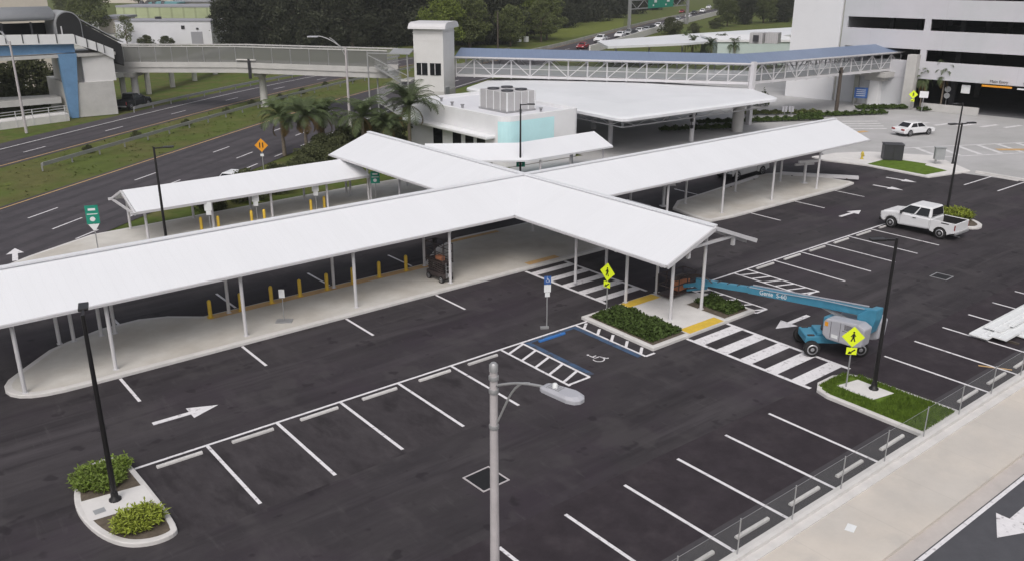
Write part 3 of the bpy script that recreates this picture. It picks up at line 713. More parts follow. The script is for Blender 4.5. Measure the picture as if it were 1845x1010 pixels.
for x, y, s_ in ((46.2, 108.4, 1), (33.2, 117.9, 1)):
    MB().lathe([(.5, 0), (.42, 3.6), (.55, 4.0)], (x, y, 0), 14).build('pier', 'concrete bridge', fb, world=True)
    MB().box((x, y, 4.2), (1.1, 3.2, .5), rz=radians(-40)).build('pier_cap', 'concrete dirty', fb, world=True)
MB().box((44.15, 107.2, 5.0), (.3, .3, 2.4)).build('downpipe', 'cabinet dark', fb, world=True)
MB().box((44.0, 107.6, 6.1), (2.6, .4, .12), rz=radians(-50)).build('ledge', 'white concrete', fb, world=True)

# elevated guideway further away on slim piers
gw = thing('guideway', 'curved concrete ramp on slim piers behind the footbridge', 'elevated track', (45, 140, 0))
gp_ = [Vector(p) for p in ((32, 124.5), (40, 131), (49, 141), (62, 156))]
strip_box(MB(), offs(gp_, 0), offs(gp_, 2.4), 3.0, 3.7).build('deck', 'concrete dirty', gw, world=True)
for x, y in ((34.6, 125.5), (38.8, 128.5), (44, 134), (49.5, 140), (55.5, 147)):
    MB().box((x-.4, y+1.6, 1.5), (.6, .6, 3.0)).build('pier', 'concrete dirty', gw, world=True)

# truss walkway with the blue roof
tw = thing('truss_footbridge', 'white steel truss footbridge with a blue roof, bending towards the parking garage', 'bridge', (84, 62, 0))
wp = [Vector((62.6, 88.7)), Vector((83.9, 61.5)), Vector((112.2, 58.9))]
A0 = offs(wp, 0); A1 = offs(wp, 4.4)
A1 = [A0[0]+U2*4.4, A1[1], A0[2]+Vector((.09, .99))*4.4]
mid = [(a+b)/2 for a, b in zip(A0, A1)]
oe0 = [a+(a-b).normalized()*.5 for a, b in zip(A0, A1)]; oe1 = [b+(b-a).normalized()*.5 for a, b in zip(A0, A1)]
for i in range(2):
    m_ = MB(); q = [(*oe0[i], 6.85), (*oe0[i+1], 6.85), (*mid[i+1], 7.65), (*mid[i], 7.65), (*oe1[i], 6.85), (*oe1[i+1], 6.85)]
    lo = [(a, b, c-.12) for a, b, c in q]
    m_.add(q+lo, [(0, 1, 2, 3), (3, 2, 5, 4), (7, 6, 9, 8), (8, 9, 10, 11), (1, 0, 6, 7), (4, 5, 11, 10), (0, 3, 9, 6), (3, 4, 10, 9), (2, 1, 7, 8), (5, 2, 8, 11)])
    m_.build('roof', 'blue roof', tw, world=True)
    MB().bar((*oe0[i], 6.78), (*oe0[i+1], 6.78), .12, .16).build('eave_trim', 'steel white', tw, world=True)
    strip_box(MB(), [A0[i], A0[i+1]], [A1[i], A1[i+1]], 4.55, 4.75).build('deck', 'concrete bridge', tw, world=True)
    for Q in (A0, A1):
        m_ = MB(); m_.bar((*Q[i], 4.6), (*Q[i+1], 4.6), .2, .3); m_.bar((*Q[i], 6.65), (*Q[i+1], 6.65), .18, .22); m_.bar((*Q[i], 5.5), (*Q[i+1], 5.5), .06, .06); m_.build('chord', 'steel white', tw, world=True)
        a, b = Q[i], Q[i+1]; n = 15 if i == 0 else 14
        dg_ = MB()
        for k in range(n+1):
            p = a+(b-a)*k/n
            if k < n+1 and not (i == 1 and k == 0): MB().bar((p.x, p.y, 4.35), (p.x, p.y, 6.7), .13).build('truss_post', 'steel white', tw, world=True)
            if k < n:
                r_ = a+(b-a)*(k+1)/n
                up = (k % 2 == 0) if (i == 1 or k < 7) else True
                dg_.bar((p.x, p.y, 4.65 if up else 6.6), (r_.x, r_.y, 6.6 if up else 4.65), .09)
        dg_.build('diagonals', 'steel white', tw, world=True)
        MB().face([(*a, 4.8), (*b, 4.8), (*b, 6.0), (*a, 6.0)]).build('side_screen', 'walkway glass', tw, world=True)
for x, y in ((83.9, 61.0),): MB().bar((x, y, 0), (x, y, 7.0), .5).build('column', 'steel white', tw, world=True)
MB().box((109.7, 60.4, 1.6), (.95, 1.3, 3.2)).build('pier', 'stucco white', tw, world=True)
MB().prism([(108.3, 58.6), (111.2, 58.3), (111.5, 63.3), (108.6, 63.6)], 3.7, 4.35).build('pier_cap', 'concrete bridge', tw, world=True)
MB().box((109.7, 60.4, 3.45), (1.5, 2.6, .55)).build('pier_head', 'concrete bridge', tw, world=True)

# ================================================================== PARKING GARAGE
RG = atan2(-.989, .15)
pg = thing('parking_garage', 'large white parking garage with dark open decks and a blank stair tower', 'parking garage', (110.7, 55.8, 0), RG)
X0, X1 = -10.2, 75
def gb(name, x0, x1, y0, y1, z0, z1, m_='garage white'): return MB().box(((x0+x1)/2, (y0+y1)/2, (z0+z1)/2), (x1-x0, y1-y0, z1-z0)).build(name, m_, pg)
gb('stair_tower', -17.2, -10.4, -.25, 14, 0, 24, 'stair tower white')
gb('joint', -10.4, -10.2, .1, 14, 0, 24, 'concrete dirty')
bands = [(3.75, 5.9), (7.3, 9.6), (11.0, 13.3), (14.7, 17.0), (18.4, 20.5)]
for z0, z1_ in bands: gb('spandrel', X0, X1, 0, .35, z0, z1_)
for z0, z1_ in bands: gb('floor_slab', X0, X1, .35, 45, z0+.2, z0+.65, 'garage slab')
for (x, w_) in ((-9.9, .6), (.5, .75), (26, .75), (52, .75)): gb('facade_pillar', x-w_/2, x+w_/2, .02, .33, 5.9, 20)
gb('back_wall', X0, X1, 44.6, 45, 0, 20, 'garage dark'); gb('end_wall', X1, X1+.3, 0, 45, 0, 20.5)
for x in range(-6, 75, 9):
    for y in (6, 17, 28): gb('inner_column', x-.3, x+.3, y-.3, y+.3, 0, 20, 'garage slab')
gb('ground_wall', X0, .2, .05, .35, 0, 3.74)
gb('corner_pier', -.9, .3, -1.3, .02, 0, 6.7, 'concrete bridge'); gb('ground_pier', -7.6, -7.0, -.3, .02, 0, 5, 'concrete dirty')
gb('deck_floor', X0, X1, .4, 44.5, -.03, -.005, 'garage slab')
gb('low_wall', 1.6, 8.3, -1.2, -.9, 0, .95, 'concrete bridge')
gb('clearance_bar', 8.0, 11.3, -.5, -.3, 3.45, 3.65, 'sign orange')
gb('clearance_bar', 11.9, 14.8, -.5, -.3, 3.4, 3.56, 'sign white')
text_mesh('Main Entry', .46, 'lettering', 'cabinet dark', pg, (9.7, -.03, 4.08)); text_mesh('Subscribers', .46, 'lettering', 'cabinet dark', pg, (13.4, -.03, 4.05))
gb('hanging_sign', 5.5, 6.5, .5, .6, 2.35, 3.35, 'sign white')
gb('end_wall', X0, X0+.3, .36, 44.5, 0, 20)

# ================================================================== RAIL STATION AT THE LEFT
rs = thing('rail_station', 'elevated rail station with a dark barrel roof, white parapets and blue steel legs', 'station', (26, 116, 0))
MB().prism([(24.4, 114), (29.7, 114), (30.2, 116), (31.2, 124), (24.4, 124)], 0, 4.0).build('lower_wall', 'concrete bridge', rs, world=True)
MB().prism([(26.6, 114.4), (30.1, 114.2), (31.0, 122), (26.6, 122)], 4.0, 7.0).build('upper_wall', 'tower white', rs, world=True)
MB().prism([(24.9, 115.4), (26.6, 115.4), (26.6, 122), (24.9, 122)], 4.0, 7.4).build('upper_wall', 'concrete bridge', rs, world=True)
MB().prism([(8, 113.9), (25.9, 113.9), (27.6, 114), (30.4, 114.1), (31, 121), (8, 121)], 7.0, 7.35).build('deck', 'concrete bridge', rs, world=True)
pr_pts = [(8, 113.7, 9.0, 10.1), (25.9, 113.7, 8.5, 9.6), (28.6, 113.8, 7.45, 8.45), (30.2, 114.0, 6.5, 7.7)]
m_ = MB()
for (x0, y0, a0, b0_), (x1, y1, a1, b1_) in zip(pr_pts, pr_pts[1:]):
    m_.add([(x0, y0, a0), (x1, y1, a1), (x1, y1, b1_), (x0, y0, b0_), (x0, y0+.2, a0), (x1, y1+.2, a1), (x1, y1+.2, b1_), (x0, y0+.2, b0_)], [(0, 1, 2, 3), (5, 4, 7, 6), (3, 2, 6, 7), (4, 5, 1, 0), (0, 3, 7, 4), (1, 5, 6, 2)])
m_.build('parapet', 'stucco white', rs, world=True)
for x, z in ((14, 9.5), (16.5, 9.45), (18.9, 9.4), (20.6, 9.35), (22.2, 9.3), (24.1, 9.2), (26.1, 9.05), (27.3, 8.55), (28.3, 8.1), (29.1, 7.8)): MB().box((x, 113.66, z), (.09, .06, 1.05)).build('parapet_joint', 'cabinet dark', rs, world=True)
MB().box((17, 114.6, 8.0), (18, .6, 1.0)).build('beam', 'blue steel', rs, world=True)
MB().add([(24.0, 113.8, 7.4), (26.0, 113.8, 7.4), (25.15, 113.8, 0), (24.35, 113.8, 0), (24.0, 114.8, 7.4), (26.0, 114.8, 7.4), (25.15, 114.8, 0), (24.35, 114.8, 0)], [(3, 2, 1, 0), (4, 5, 6, 7), (0, 1, 5, 4), (1, 2, 6, 5), (2, 3, 7, 6), (3, 0, 4, 7)]).build('leg', 'blue steel', rs, world=True)
m_ = MB(); V = []; kk = 12
for x in (6, 24.6):
    for i in range(kk+1): t_ = pi*i/kk; V.append((x, 117.6-2.6*cos(t_), 11.15+1.25*sin(t_)))
m_.add(V, [(i, i+1, kk+1+i+1, kk+1+i) for i in range(kk)], True); vo = m_.build('vault_roof', 'vault metal', rs, world=True)
so_ = vo.modifiers.new('thick', 'SOLIDIFY'); so_.thickness = .2
def hood(mb, r, y0, y1, zc=10.55):
    V = [(25.75+r*cos(pi*i/14), y, zc+r*1.12*sin(pi*i/14)) for y in (y0, y1) for i in range(15)]; V += [(25.75-r, y0, 8.9), (25.75+r, y0, 8.9), (25.75-r, y1, 8.9), (25.75+r, y1, 8.9)]
    mb.add(V, [(i, i+1, 15+i+1, 15+i) for i in range(14)], True); mb.add(V, [tuple(range(15))+(30, 31), tuple(range(15, 30))+(32, 33), (0, 31, 33, 15), (14, 29, 32, 30)]); return mb
hood(MB(), 1.42, 114.3, 119.5).build('stair_hood', 'vault metal', rs, world=True)
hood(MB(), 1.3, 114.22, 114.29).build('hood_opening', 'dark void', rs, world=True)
MB().bar((24.9, 114.15, 9.3), (24.9, 114.15, 10.5), .12).build('hood_post', 'steel white', rs, world=True)
m_ = MB()
q0 = [(26.6, 114.5, 8.6), (26.6, 114.5, 11.2), (26.6, 118.6, 11.4), (26.6, 118.6, 8.6)]; q1 = [(31.3, 114.4, 5.6), (31.3, 114.4, 8.2), (31.3, 118.2, 8.4), (31.3, 118.2, 5.6)]
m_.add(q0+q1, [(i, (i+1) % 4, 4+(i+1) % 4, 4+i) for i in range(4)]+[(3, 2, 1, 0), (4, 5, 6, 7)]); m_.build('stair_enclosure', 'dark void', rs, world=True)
MB().bar((26.8, 116.8, 11.5), (31.7, 116.4, 8.4), 4.4, .12).build('stair_roof', 'vault metal', rs, world=True)
for x in (10, 13, 16, 19, 22): MB().box((x, 115.2, 10.0), (.2, .2, 2.0)).build('platform_post', 'cabinet dark', rs, world=True)
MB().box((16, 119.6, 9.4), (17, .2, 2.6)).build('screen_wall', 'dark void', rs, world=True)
t = thing('concrete_block', 'pale blank tower block rising behind the rail station roof', 'building', (20, 150, 0))
MB().box((19.2, 152, 8.8), (23, 10, 17.6), rz=radians(2)).build('wall', 'beige', t, world=True)
t = thing('ramp_railing', 'white railed ramp in front of the rail station', 'ramp', (17, 112, 0))
MB().prism([(8, 108.2), (23.8, 112.4), (23.8, 114.6), (8, 112)], -.05, .75).build('ramp', 'white concrete', t, world=True)
for k in range(9): x = 9+1.8*k; MB().bar((x, 108.2+.266*(x-8), 0), (x, 108.2+.266*(x-8), 1.75), .08).build('rail_post', 'steel white', t, world=True)
m_ = MB()
for z in (1.15, 1.45, 1.75): m_.bar((8, 108.2, z), (23.6, 112.35, z), .06)
m_.build('rail', 'steel white', t, world=True)
MB().prism([(8, 116), (24, 116), (24, 119), (8, 122)], 1.6, 2.3).build('upper_ramp', 'concrete bridge', t, world=True)
# ================================================================== LAMPS AND POLES
def lot_lamp(label, x, y, arm, z0=0.0, h=6.75, grp='black lamp posts of the parking lot', double=False):
    t = thing('lamp_post', label, 'lamp post', (x, y, z0), 0, grp)
    p = MB(); p.tube((0, 0, 0), (0, 0, h-z0), .095, .06, 12); p.build('pole', 'black steel', t)
    b = MB(); b.lathe([(.2, 0), (.2, .06), (.12, .12), (.12, .3)], n=12); b.build('base', 'black steel', t)
    for s in ((1, -1) if double else (1,)):
        d = Vector((cos(arm), sin(arm), 0))*s
        b = MB(); b.bar((0, 0, h-z0-.08), d*.5+Vector((0, 0, h-z0-.05)), .07); b.build('arm', 'black steel', t)
        b = MB(); b.box(d*.82+Vector((0, 0, h-z0-.03)), (.62, .3, .09), rz=arm); b.build('lamp_head', 'black steel', t, bevel=.02)
    return t
lot_lamp('black lamp post on the planted island at the lower left', 5.26, 27.5, radians(75), .15)
lot_lamp('black lamp post on the grass island beside the crossing, near the lift', 32.45, 16.1, radians(150), .15)
lot_lamp('black lamp post rising behind the bed of the white pickup truck', 62.1, 27.5, radians(-20), .15, double=True)
lot_lamp('black lamp post standing past the near canopy, in front of the highway', 15.6, 53.4, radians(-25), 0)
lot_lamp('black lamp post in front of the turquoise panel', 43.9, 53.5, radians(-35), 0)
lot_lamp('slim black lamp post on the concrete corner by the grey cabinet', 80.1, 35.7, radians(160), 0, 5.6)

gl = thing('street_lamp', 'tall pale concrete street lamp in the foreground with a curved arm', 'street lamp', (8.9, 11.6, -.1))
MB().tube((0, 0, 0), (0, 0, 9.85), .125, .074, 18).build('pole', 'pole concrete', gl)
m_ = MB()
for z in (9.35, 9.62, 8.6): m_.lathe([(.092, z), (.098, z+.02), (.098, z+.07), (.092, z+.09)], n=16)
m_.lathe([(.085, 9.8), (.085, 9.93), (.05, 9.97)], n=16); m_.build('clamp_band', 'galvanised', gl)
d = Vector((.20, -.98, 0)); m_ = MB()
def bez(a, b, c, e, n=10): return [a*(1-t)**3+3*b*t*(1-t)**2+3*c*t*t*(1-t)+e*t**3 for t in [i/n for i in range(n+1)]]
H = Vector((0, 0, 1))
m_.path(bez(H*9.5, H*9.62+d*.3, H*9.8+d*.6, H*9.86+d*1.25), .028); m_.path(bez(H*8.62, H*9.1+d*.3, H*9.75+d*.4, H*9.82+d*.85), .022); m_.build('arm', 'galvanised', gl)
hd = MB(); rz_ = atan2(d.y, d.x)
def headprof(mb, c, L_, Wd, z, th, ang):
    poly = [(-.5, -.24), (-.42, -.34), (-.1, -.42), (.25, -.5), (.42, -.4), (.5, -.15), (.5, .15), (.42, .4), (.25, .5), (-.1, .42), (-.42, .34), (-.5, .24)]
    pts_ = [(c[0]+p[0]*L_*cos(ang)-p[1]*Wd*sin(ang), c[1]+p[0]*L_*sin(ang)+p[1]*Wd*cos(ang)) for p in poly]
    n = len(pts_); cx, cy = c[0], c[1]
    vs = [(x, y, z) for x, y in pts_]+[(x, y, z+th*.6) for x, y in pts_]+[(cx+(x-cx)*.8, cy+(y-cy)*.8, z+th) for x, y in pts_]
    mb.add(vs, [tuple(range(n-1, -1, -1)), tuple(range(2*n, 3*n))]+[(j*n+i, j*n+(i+1) % n, (j+1)*n+(i+1) % n, (j+1)*n+i) for j in (0, 1) for i in range(n)])
headprof(hd, d*1.58, .86, .38, 9.8, .12, rz_); hd.build('lamp_head', 'lift grey', gl, bevel=.01)
m_ = MB(); m_.lathe([(.05, 9.9), (.05, 9.98), (.03, 10.0)], d*1.42, 10); m_.build('photocell', 'sign white', gl)
m_ = MB()
for k in range(6): m_.box(d*(1.3+.05*k)+H*9.915, (.015, .2, .03), rz=rz_)
m_.build('cooling_fin', 'galvanised', gl)

def road_lamp(label, x, y, h, a):
    t = thing('street_lamp', label, 'street lamp', (x, y, 0), 0, 'pale lamp posts along the highway'); d = Vector((cos(a), sin(a), 0))
    MB().tube((0, 0, 0), (0, 0, h), .16, .1, 10).build('pole', 'pole concrete', t)
    m_ = MB(); m_.path(bez(H*(h-.3), H*h+d*.6, H*(h+1.0)+d*1.6, H*(h+1.05)+d*2.8), .055, 6); m_.path(bez(H*(h-1.0), H*(h-.2)+d*.4, H*(h+.5)+d*.8, H*(h+.9)+d*1.6), .04, 6); m_.build('arm', 'galvanised', t)
    m_ = MB(); m_.box(d*3.3+H*(h+1.0), (1.1, .38, .14), rz=a); m_.build('lamp_head', 'lift grey', t, bevel=.03)
P_ = at(632, 245); road_lamp('pale curved-arm street lamp at the edge of the highway, in front of the footbridge', P_.x, P_.y, 9.2, radians(140))
P_ = at(48, 240); road_lamp('pale leaning street lamp in front of the rail station', P_.x, P_.y, 9.6, radians(100))
P_ = at(1505, 208)
t = thing('utility_pole', 'dark wooden utility pole standing alone in front of the truss footbridge', 'utility pole', (97.8, 58.5, 0))
MB().tube((0, 0, 0), (0, 0, 5.7), .24, .2, 12).build('pole', 'wood pole', t); MB().box((0, 0, 5.2), (.6, .3, .3)).build('bracket', 'black steel', t)
t = thing('utility_pole', 'thin dark wire pole in front of the tree belt behind the tower', 'utility pole', (*at(897, 88)[:2], 0))
MB().tube((0, 0, 0), (0, 0, 8), .2, .15, 8).build('pole', 'wood pole', t)

# ================================================================== SIGNS
def seg(mb, p, q, w, y): 
    p = Vector(p); q = Vector(q); d = (q-p).normalized(); n = Vector((-d.y, d.x))*w/2
    mb.face([(p.x-n.x, y, p.y-n.y), (q.x-n.x, y, q.y-n.y), (q.x+n.x, y, q.y+n.y), (p.x+n.x, y, p.y+n.y)])
def plate(mb, x0, x1, z0, z1, y=-.05, th=.012): mb.box(((x0+x1)/2, y, (z0+z1)/2), (x1-x0, th, z1-z0))
def post(t, h, r=.03, m_='galvanised'): return MB().tube((0, 0, 0), (0, 0, h), r, n=8).build('post', m_, t)
def ped_sign(label, x, y, rz, h=2.6, s=.76):
    t = thing('crossing_sign', label, 'road sign', (x, y, .15), rz, 'yellow pedestrian crossing signs')
    post(t, h, .032); c = h-.42; r = s*.7071
    b = MB(); b.add([(0, -.05, c-r), (r, -.05, c), (0, -.05, c+r), (-r, -.05, c), (0, -.036, c-r), (r, -.036, c), (0, -.036, c+r), (-r, -.036, c)], [(0, 1, 2, 3), (7, 6, 5, 4), (0, 4, 5, 1), (1, 5, 6, 2), (2, 6, 7, 3), (3, 7, 4, 0)]); p = b.build('diamond_panel', 'sign yellow', t)
    f = MB(); k = s*.5
    def q(a, e, w): seg(f, (a[0]*k, c+a[1]*k), (e[0]*k, c+e[1]*k), w*k, -.058)
    f.face([(.02*k+.13*k*cos(i*pi/6), -.058, c+.62*k+.13*k*sin(i*pi/6)) for i in range(12)])
    q((0, .46), (.02, -.06), .30); q((0, .0), (-.22, -.62), .16); q((.04, .0), (.24, -.62), .16); q((-.05, .38), (-.30, .02), .11); q((.08, .38), (.30, .08), .11)
    f.build('walking_figure', 'black steel', t)
    b = MB(); plate(b, -.21, .21, c-r-.33, c-r-.02); b.build('arrow_plate', 'sign yellow', t)
    f = MB(); seg(f, (.14, c-r-.10), (-.06, c-r-.26), .06, -.058); f.face([(-.15, -.058, c-r-.31), (.03, -.058, c-r-.29), (-.09, -.058, c-r-.17)]); f.build('arrow', 'black steel', t)
    return t
ped_sign('yellow diamond crossing sign in the hedge at the crosswalk under the canopy', 29.8, 29.3, radians(-86), 2.62, .68)
ped_sign('yellow diamond crossing sign on the grass island in front of the blue lift', 31.75, 16.95, radians(-48), 2.72, .65)
t = ped_sign('small yellow crossing sign by the garage entrance', 108.5, 54.6, radians(-60), 2.3)

hs = thing('parking_sign', 'blue and white wheelchair parking sign on a thin post with a foot', 'parking sign', (26.32, 29.96, 0), radians(-30))
post(hs, 2.7, .035); b = MB(); plate(b, -.17, .17, 2.3, 2.72); b.build('blue_panel', 'sign blue', hs)
f = MB(); wheelchair(f, (0, 2.5), .17, (1, 0), (0, 1), lambda mb, p, q, w: seg(mb, p, q, w, -.058)); f.build('wheelchair_symbol', 'sign white', hs)
b = MB(); plate(b, -.17, .17, 1.9, 2.28); b.build('white_panel', 'sign white', hs); b = MB(); plate(b, -.12, .12, 1.66, 1.88); b.build('lower_panel', 'sign white', hs)
MB().box((-.12, -.05, .05), (.42, .16, .1)).build('foot', 'galvanised', hs)

ps = thing('sign_stand', 'small white sign on a portable post on the central platform', 'sign', (16.38, 38.5, .15), radians(-35))
post(ps, 1.55, .022); b = MB(); plate(b, -.14, .14, 1.28, 1.72); b.build('panel', 'sign white', ps); MB().box((0, 0, .03), (.8, .5, .05)).build('foot', 'galvanised', ps)
for (px, py), lb in (((375, 374), 'white bus sign under the left end of the highway canopy'), ((460, 358), 'white bus sign in the middle of the highway canopy'), ((568, 340), 'white bus sign at the right part of the highway canopy')):
    P_ = at(px, py, 1.9)
    t = thing('bus_sign', lb, 'bus sign', (P_.x, P_.y, .15), radians(-30), 'white signs along the highway canopy'); post(t, 1.95, .03)
    b = MB(); plate(b, -.24, .24, 1.55, 2.1); plate(b, -.16, .16, 1.25, 1.54); b.build('panel', 'sign white', t)
def green_sign(label, P_, rz, w, z0, z1, extra=True):
    t = thing('bus_stop_sign', label, 'bus stop sign', (P_.x, P_.y, .1), rz); post(t, z1-.1, .035)
    b = MB(); plate(b, -w/2, w/2, z0, z1); b.build('panel', 'green sign', t)
    f = MB(); h = z1-z0
    f.box((0, -.06, z0+h*.53), (w*.8, .01, .05)); f.face([(.13*w*cos(i*pi/6)*1.6-.02, -.062, z0+h*.26+.2*w*sin(i*pi/6)) for i in range(12)])
    f.box((0, -.06, z0+h*.78), (w*.55, .01, h*.12)); f.build('marking', 'sign white', t)
    if extra:
        b = MB(); b.face([(-w*.42, -.05, z0-.02), (-w*.1, -.05, z0-.42), (w*.1, -.05, z0-.42), (w*.42, -.05, z0-.02)]); b.build('shield', 'sign white', t)
    return t
P_ = at(167, 390, 2.55); green_sign('green and white bus stop sign at the pointed end of the pavement beside the highway', P_, radians(-20), .74, 2.0, 3.15)
P_ = at(676, 322, 2.2); green_sign('teal bus stop sign under the crossing of the two canopies', P_, radians(-30), .66, 1.75, 2.65, False)
P_ = at(938, 292, 1.9); green_sign('dark green bus stop sign below the bent canopy', P_, radians(-35), .7, 1.4, 2.3, False)
P_ = at(471, 263, 2.4)
t = thing('warning_sign', 'orange diamond warning sign with two black bars by the highway', 'road sign', (P_.x, P_.y, 0), radians(-38)); post(t, 2.8, .04)
c = 2.45; r = .58
b = MB(); b.add([(0, -.05, c-r), (r, -.05, c), (0, -.05, c+r), (-r, -.05, c), (0, -.036, c-r), (r, -.036, c), (0, -.036, c+r), (-r, -.036, c)], [(0, 1, 2, 3), (7, 6, 5, 4), (0, 4, 5, 1), (1, 5, 6, 2), (2, 6, 7, 3), (3, 7, 4, 0)]); b.build('diamond_panel', 'sign orange', t)
f = MB()
for x in (-.13, .13): seg(f, (x, c-.2), (x, c+.24), .1, -.058)
f.build('bars', 'black steel', t); b = MB(); plate(b, -.14, .14, 1.5, 1.72); b.build('plate', 'sign white', t)
t = thing('information_board', 'blue information board on two posts by the garage wall', 'sign', (107.7, 61.2, 0), radians(-62))
for x in (-.75, .75): o = post(t, 2.2, .05); o.location = (x, 0, 0)
b = MB(); plate(b, -.8, .8, .95, 2.3); b.build('panel', 'sign blue', t); f = MB()
for z in (1.25, 1.5, 1.75, 2.0): f.box((0, -.06, z), (1.1, .01, .07))
f.build('text_lines', 'sign white', t)
for (x, y), lb, h in (((108.6, 53.3), 'white square sign beside the palm at the garage entrance', 2.5), ((114.0, 53.0), 'round and square white signs on one post in the garage entrance', 2.6)):
    t = thing('traffic_sign', lb, 'road sign', (x, y, 0), radians(-65)); post(t, h, .05)
    b = MB()
    if h > 2.55: b.face([(.38*cos(i*pi/8), -.05, 2.4+.38*sin(i*pi/8)) for i in range(16)]); b.face([(.36*cos(i*pi/8), -.05, 1.6+.36*sin(i*pi/8)) for i in range(16)])
    else: plate(b, -.5, .5, 1.75, 2.55)
    b.build('panel', 'sign white', t)
for px in (1412, 1424):
    P_ = at(px, 216); t = thing('traffic_sign', 'back of a small grey sign on a post beside the hedge', 'road sign', (P_.x, P_.y, 0), radians(130), 'two grey sign backs by the hedge'); post(t, 1.6, .05)
    b = MB(); plate(b, -.28, .28, .9, 1.6); b.build('panel', 'lift grey', t)

# ================================================================== SMALL STREET FURNITURE
bo = thing('bollard', 'yellow steel bollard', 'bollard', (13.7, 41.3, .15), 0, 'yellow bollards')
MB().lathe([(.10, 0), (.10, .86), (.085, .92), (.03, .96)], n=12).build('post', 'yellow paint', bo); MB().box((0, 0, .015), (.3, .3, .03)).build('base_plate', 'yellow paint', bo)
bxs = [13.7, 15.3, 16.97, 18.6, 20.2, 21.8, 23.5, 25.3]
wh_ = ['first from the left', 'second from the left', 'third from the left', 'fourth from the left', 'fourth from the right', 'third from the right', 'second from the right', 'nearest the scissor lift']
bo['label'] = 'yellow bollard on the orange strip under the long canopy, '+wh_[0]
for x, wd in zip(bxs[1:], wh_[1:]): copy_tree(bo, (x, 41.3, .15), label='yellow bollard on the orange strip under the long canopy, '+wd)
for (px, py), lb in (((393, 398), 'yellow bollard just right of the left white bus sign under the highway canopy'), ((453, 388), 'yellow bollard below the middle white bus sign'), ((362, 400), 'yellow bollard at the first inner column of the highway canopy'), ((476, 386), 'yellow bollard against the column past the middle bus sign'), ((560, 368), 'yellow bollard just left of the right bus sign'), ((584, 362), 'yellow bollard just right of the right bus sign')):
    P_ = at(px, py, .75); copy_tree(bo, (P_.x, P_.y, .15), label=lb)

ws = thing('wheel_stop', 'concrete wheel stop', 'wheel stop', (0, 0, 0), 0, 'concrete wheel stops')
m_ = MB(); m_.profile([(-.075, 0), (.075, 0), (.065, .07), (.04, .1), (-.04, .1), (-.065, .07)], -.82, .82)
mat('stop concrete', (.53, .515, .51), .85, .12, 3, objrand=.12)
ws_o = m_.build('block', 'stop concrete', ws, bevel=.01); m_ = MB()
for y in (-.55, .55): m_.lathe([(.02, .098), (.02, .108)], (0, y, 0), 8)
m_.build('pin', 'galvanised', ws)
stops = []
for i in range(6):
    nm = ['beside the planted island', 'second from the planted island', 'third from the planted island', 'fourth from the planted island', 'left of the lamp head', 'next to the hatched aisle'][i]
    stops.append((rowA[0]-1.15+2.77*i if i < 5 else 21.55, 28.88, 'pale wheel stop in the row facing the central platform, '+nm))
for i, x in enumerate((42.75, 45.5, 48.2, 50.95, 53.65, 56.5)):
    stops.append((x, 28.95, 'pale wheel stop in the far row, '+['next to the narrow hatched aisle', 'second from the hatched aisle', 'third from the hatched aisle', 'third from the white pickup', 'second from the white pickup', 'by the front wheel of the white pickup'][i]))
for i, x in enumerate((15.1, 17.85, 20.6, 23.45, 26.2, 29.1)):
    stops.append((x, 13.42, 'pale wheel stop by the fence, '+['nearest the street lamp pole', 'second from the street lamp pole', 'third from the street lamp pole', 'third from the grass island', 'second from the grass island', 'next to the grass island'][i]))
for i, x in enumerate((35.15, 37.8, 40.4, 43.2)):
    stops.append((x, 13.42, 'pale wheel stop along the pavement beyond the grass island, '+['nearest the island', 'second from the island', 'third from the island', 'fourth from the island'][i]))
for i, (x, y, lb) in enumerate(stops):
    o = ws if i == 0 else copy_tree(ws)
    o.location = (x, y, .0); o.rotation_euler = (0, 0, radians(90)+random.uniform(-.012, .012)); o['label'] = lb
for y, lb in ((30.0, 'pale wheel stop at the right edge of the lot, farthest one'), (27.35, 'pale wheel stop at the right edge of the lot, nearest one')): copy_tree(ws, (78.1, y, 0), radians(0), lb)
o = copy_tree(ws, (25.7, 28.85, 0), radians(90), 'bright blue wheel stop in the wheelchair parking bay'); repaint(o, 'block', 'blue paint')

for i_, ((x, y, rz), lb) in enumerate((((15.75, 21.0, radians(2)), 'square storm drain with a pale frame behind the street lamp pole'), ((49.2, 21.45, radians(3)), 'storm drain in the open lot beyond the lamp post'))):
    t = thing('storm_drain', lb, 'drain', (x, y, .001), rz)
    m_ = MB(); s_ = .56 if i_ == 0 else .46
    for a in ((0, s_), (0, -s_)): m_.box((a[0], a[1], .01), (2*s_+.06, .06, .02))
    for a in ((s_, 0), (-s_, 0)): m_.box((a[0], a[1], .01), (.06, 2*s_-.06, .02))
    m_.build('frame', 'pole concrete' if i_ == 0 else 'galvanised', t); MB().box((0, 0, .005), (2*s_-.06, 2*s_-.06, .008)).build('grate', 'grate', t)

fence = thing('chain_link_fence', 'low chain link fence with thin grey posts along the pavement kerb', 'fence', (30, 12.7, .3))
m_ = MB(); m_.face([(-4, 12.7, .3), (78, 12.7, .3), (78, 12.7, 1.5), (-4, 12.7, 1.5)]); m_.build('mesh', 'chain link', fence, world=True)
m_ = MB(); m_.tube((-4, 12.7, 1.5), (78, 12.7, 1.5), .006, n=6); m_.build('tension_wire', 'galvanised', fence, world=True)
fp = MB().tube((0, 0, 0), (0, 0, 1.25), .022, n=8).build('post', 'galvanised', fence)
for i in range(22):
    x = 13.3+2.78*i-30
    (fp if i == 0 else copy_tree(fp)).location = (x, 0, 0)
for o in kids(fence):
    if o.name.startswith('post'): o.parent = fence

